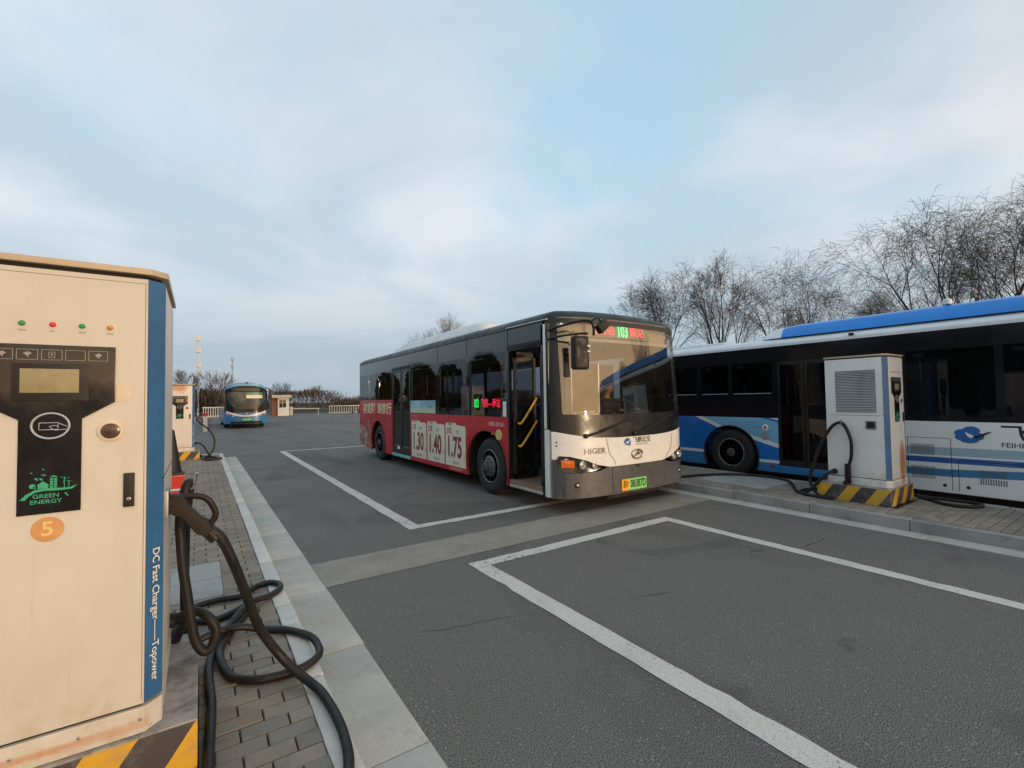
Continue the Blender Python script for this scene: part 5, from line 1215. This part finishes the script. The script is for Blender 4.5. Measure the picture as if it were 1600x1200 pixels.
# ------------------------------------------------------------------ bare trees
def m_bark(name, a, b):
    t = NT(name); t.done(t.bsdf(t.mix(t.ramp(t.noise(6, 5, .6), .3, .7), a, b), .9, spec=.2))
m_bark('bark', (.060, .046, .038), (.105, .080, .064)); m_bark('twig_brown', (.085, .062, .048), (.13, .095, .072)); m_bark('twig_grey', (.13, .115, .10), (.19, .165, .14))
def tubes_mesh(paths):
    V, Fc = [], []
    for pts, rr, n in paths:
        o = len(V); m = len(pts); prev = None
        for i in range(m):
            d = (pts[min(i+1, m-1)]-pts[max(i-1, 0)]).normalized()
            a = Vector((1, 0, 0)) if abs(d.x) < .8 else Vector((0, 1, 0)); u = d.cross(a).normalized(); w = d.cross(u)
            for k in range(n): V.append(tuple(pts[i]+(u*math.cos(k*6.2832/n)+w*math.sin(k*6.2832/n))*rr[i]))
        Fc += [(o+i*n+k, o+i*n+(k+1) % n, o+(i+1)*n+(k+1) % n, o+(i+1)*n+k) for i in range(m-1) for k in range(n)]
    return V, Fc
def bare_tree(seed, H, lens=(.20, .42, .22, .12, .075, .05), kids=(5, 7, 6, 6, 2), droop=.5, tw=.006, open_=.62, env=.40, r0=.022):
    """tapered trunk, rising limbs, side branches and fine twigs; the twigs hang when droop > 0"""
    r = random.Random(seed); thick, thin = [], []
    def rv(s=1.): return Vector((r.gauss(0, 1), r.gauss(0, 1), r.gauss(0, 1)))*s*.6
    wig = (.05, .08, .10, .13, .15, .15); pull = (.0, .035, .03, 0., -droop*.30, -droop*.42)
    def grow(p, d, L, rad0, dep):
        n = (4, 7, 6, 5, 4, 3)[dep]; pts, rr = [p.copy()], [rad0]; q = p.copy(); dd = d.copy(); nodes = []
        for i in range(n):
            dd = (dd+rv(wig[dep])+Vector((0, 0, pull[dep]))).normalized(); nq = q+dd*L/n
            if dep > 1:
                ex = (nq.x/(H*env))**2+(nq.y/(H*env))**2+((nq.z-H*.58)/(H*.42))**2
                if ex > 1+.3*math.sin(seed*3+math.atan2(nq.y, nq.x)*3+nq.z*.8) and i > 0: break
            q = nq; pts.append(q.copy()); rr.append(max(rad0*(1-.68*(i+1)/n), tw*.5)); nodes.append((q.copy(), dd.copy(), rr[-1]))
        if len(pts) < 2: return
        (thick if dep < 3 else thin).append((pts, rr, 7 if dep < 2 else (5 if dep == 2 else 3)))
        if dep == 5: return
        for i in range(kids[dep]):
            m = len(nodes)
            if dep == 0: k = m-1-(i % 2)
            else: k = m-1 if i == 0 else min(m-1, max(0, int(m*(.12+.88*(i+r.random()*.7)/kids[dep]))))
            b, e, rb = nodes[k]
            if dep == 0:
                a = i*6.283/kids[0]+r.uniform(-.5, .5); lean = r.uniform(.35, .85)*open_*1.25 if i else .12
                nd = Vector((math.cos(a)*lean, math.sin(a)*lean, 1)).normalized()
            else:
                side = rv(); side = (side-e*side.dot(e)).normalized(); nd = (e+side*(.18 if i == 0 else r.uniform(.6, 1.1)*open_)+Vector((0, 0, .10))).normalized()
            fall = 1-.35*(k/m) if dep else 1
            grow(b, nd, H*lens[dep+1]*r.uniform(.7, 1.2)*fall, max(rb*(.85 if i == 0 else .6), tw), dep+1)
    grow(Vector((0, 0, -.1)), Vector((r.uniform(-.05, .05), r.uniform(-.05, .05), 1)), H*lens[0], H*r0, 0)
    return tubes_mesh(thick), tubes_mesh(thin)
def tree_proto(seed, twm, **k):
    (v1, f1), (v2, f2) = bare_tree(seed, **k); out = []
    for nm, v, f, m in (('trunk', v1, f1, 'bark'), ('crown', v2, f2, twm)):
        me = bpy.data.meshes.new(nm); me.from_pydata(v, [], f); me.materials.append(MATS[m]); out.append((nm, me))
    zs = np.array([p[2] for p in v2]); return out, float(zs.max())
def plant(proto, x, y, h, rz, name, label, cat='tree', group=None):
    ms, top_ = proto; t = thing(name, (x, y, -.05), label, cat, group)
    t.rotation_euler = (0, 0, rz); s = h/top_; t.scale = (s, s, s)
    for nm, me in ms:
        o = bpy.data.objects.new(nm, me); COL.objects.link(o); o.parent = t
    return t
P1 = tree_proto(11, 'twig_brown', H=11, droop=.6, open_=.52, env=.25, kids=(5, 8, 6, 7, 2), r0=.024)
P2 = tree_proto(23, 'twig_brown', H=11, droop=.5, open_=.50, env=.26, kids=(6, 7, 6, 6, 2))
P3 = tree_proto(37, 'twig_brown', H=11, droop=.85, open_=.70, lens=(.17, .44, .23, .12, .09, .07), kids=(5, 8, 7, 7, 2), r0=.026)
P4 = tree_proto(5, 'twig_brown', H=8, droop=.1, open_=.7, kids=(6, 7, 6, 5, 2), lens=(.10, .40, .24, .14, .09, .06), r0=.014)
P5 = tree_proto(8, 'twig_grey', H=10, droop=-.15, open_=.42, kids=(7, 7, 6, 6, 2), lens=(.12, .46, .24, .14, .09, .06), r0=.016, env=.34)
P6 = tree_proto(15, 'twig_brown', H=6, droop=.1, open_=.65, kids=(5, 6, 5, 4, 1), tw=.012, r0=.022)
WG = 'bare willows beyond the parked buses'
for p, x, y, h, rz, lab in ((P1, 29, 22.7, 12.7, .4, 'narrow bare willow rising just past the front of the dark roofed bus'), (P2, 29, 17.65, 11.6, 2.0, 'bare bushy willow above the white roof of the blue and white bus'),
                       (P3, 29, 12.7, 9.9, 4.1, 'bare drooping willow above the nose of the blue roof pod'), (P1, 30, 8.96, 7.7, 1.2, 'low bare willow left of the tallest willow'),
                       (P3, 29, 6.2, 11.5, .8, 'tallest bare willow with wide hanging crown over the blue roof pod'), (P2, 28.5, 3.5, 10.6, 3.4, 'dark bare willow right beside the tallest willow'), (P1, 28, .3, 11.5, 5.2, 'bare willow at the end of the row past the tallest willow')):
    plant(p, x, y, h, rz, 'willow_tree', lab, 'tree', WG)
r = random.Random(4)
for k in range(9):
    y = -2+k*3.6+r.uniform(-1, 1); x = 33.5+r.uniform(-1.5, 3)
    plant(P4, x, y, r.uniform(4.6, 6.2)*(1.0 if y < 16 else .85), r.uniform(0, 6), 'thicket_tree', 'brown twiggy thicket tree behind the row of willows', 'tree', 'thicket trees behind the willows')
for x, y, h, rz, lab in ((23.1, 45, 11.3, .3, 'pale twiggy tree rising above the roof of the dark roofed bus'), (21.0, 46.5, 9.7, 2.2, 'smaller pale tree left of the twiggy tree above the bus roof')):
    plant(P5, x, y, h, rz, 'poplar_tree', lab, 'tree')
for p, x, y, h, lab in ((P6, -1.7, 74, 6.3, 'small bare tree beside the white radio mast'), (P6, 1.9, 70, 6.0, 'small bare tree just left of the arriving blue bus'), (P6, 11.0, 82, 5.0, 'thin bare tree behind the gate booth'), (P6, 17.6, 92, 4.9, 'thin bare tree at the edge of the brown wood')):
    plant(p, x, y, h, random.Random(int(x*10)).uniform(0, 6), 'bare_tree', lab, 'tree')
# far brown wood: one mass of fine twigs
rng = np.random.default_rng(3)
V, Fc = [], []
def wood(n, fx, fy_, fh, s):
    for i in range(n):
        u = rng.random(); x, y = fx(u)+rng.normal(0, 1.2), fy_(u)+rng.normal(0, 2.5); h = fh(u)*(1-.9*rng.random()**1.7); h = max(h, .05)
        a = rng.random()*6.283; l = s*(.5+rng.random()); b = rng.normal(.6, .7); w = .025+.04*rng.random()
        d = np.array([math.cos(a)*math.cos(b), math.sin(a)*math.cos(b), math.sin(b)])*l; sd = np.array([-math.sin(a), math.cos(a), .0])*w
        p = np.array([x, y, h]); o = len(V); V.extend([tuple(p-sd), tuple(p+sd), tuple(p+d+sd*.3), tuple(p+d-sd*.3)]); Fc.append((o, o+1, o+2, o+3))
hh = lambda u: 3.0+.9*math.sin(u*19)+.5*math.sin(u*47+1)
wood(34000, lambda u: 9+u*70, lambda u: 90+4*math.sin(u*9), lambda u: hh(u)*min(1, .45+u*14)*.92, .55)
wood(9000, lambda u: -45+u*54, lambda u: 92, lambda u: 1.9+.3*math.sin(u*31), .5)
me = bpy.data.meshes.new('wood'); me.from_pydata(V, [], Fc)
t = NT('twig_wood'); x, y, z = t.xyz(); g = t.n('ShaderNodeNewGeometry')
c = t.mix(g.outputs['Random Per Island'], (.085, .060, .045), (.15, .105, .078)); c = t.mix(t.ramp(t.noise(.12, 3), .5, .62, 0, .8), c, (.05, .055, .03)); t.done(t.bsdf(c, .95, spec=.1)); me.materials.append(MATS['twig_wood'])
wo_ = bpy.data.objects.new('wood', me); COL.objects.link(wo_); tag(wo_, 'brown leafless wood along the horizon', 'wood', kind='stuff')
V, Fc = [], []
wood(5000, lambda u: -2.5+u*6.0, lambda u: 78, lambda u: 3.4-2.2*abs(u-.55)*1.3, .7)
me = bpy.data.meshes.new('brown_bush'); me.from_pydata(V, [], Fc); me.materials.append(MATS['twig_wood']); o = bpy.data.objects.new('brown_bush', me); COL.objects.link(o)
tag(o, 'brown bush behind the white picket fence beside the mast', 'bush')
# clipped evergreens along the left edge of the lot (seen only mirrored in the bus windows)
mat('leaf_dark', (.022, .040, .020), .7, var=.4, vs=4)
V, Fc = [], []
for i in range(5200):
    d = rng.normal(size=3); d /= np.linalg.norm(d); rr = (.62+.38*rng.random()**.5)*(1+.16*math.sin(d[0]*7+d[2]*5)*math.sin(d[1]*8+1)); p = np.array([d[0]*1.25, d[1]*1.25, 2.6+d[2]*1.9])*np.array([rr, rr, 1]); p[2] = 2.6+(p[2]-2.6)*rr
    a, b = rng.normal(size=3)*.10, rng.normal(size=3)*.10; o = len(V); V.extend([tuple(p-a), tuple(p+b), tuple(p+a), tuple(p-b)]); Fc.append((o, o+1, o+2, o+3))
lm = bpy.data.meshes.new('crown'); lm.from_pydata(V, [], Fc); lm.materials.append(MATS['leaf_dark'])
tv, tf = tubes_mesh([([Vector((0, 0, -.1)), Vector((.03, 0, 1.2)), Vector((0, .04, 2.6))], [.11, .09, .05], 8)]); tm = bpy.data.meshes.new('trunk'); tm.from_pydata(tv, [], tf); tm.materials.append(MATS['bark'])
for k, (x, y, s) in enumerate([(-10.5-.4*math.sin(q*2.1), -4+q*2.35, .98+.10*math.sin(q*1.7)) for q in range(13)]+[(-10.8, 31, 1.12), (-10.4, 36.5, 1.0), (-10.9, 44, 1.15), (-10.6, 53, 1.05)]):
    t = thing('evergreen_tree', (x, y, 0), 'clipped dark evergreen along the edge of the lot past the chargers', 'tree', 'evergreens along the lot edge'); t.scale = (s, s, s); t.rotation_euler = (0, 0, k*1.3)
    for nm, me in (('trunk', tm), ('crown', lm)):
        o = bpy.data.objects.new(nm, me); COL.objects.link(o); o.parent = t

for k, (az, dist, h, p) in enumerate(((126, 30, 9.5, P5), (134, 33, 8.0, P5), (119, 34, 7.5, P2), (141, 38, 7.0, P1))):
    x, y = 4.6+dist*math.sin(rad(az)), 4.45+dist*math.cos(rad(az))
    plant(p, x, y, h, k*1.9, 'roadside_tree', 'bare roadside tree beyond the front of the blue and white bus', 'tree', 'roadside trees beyond the bays')
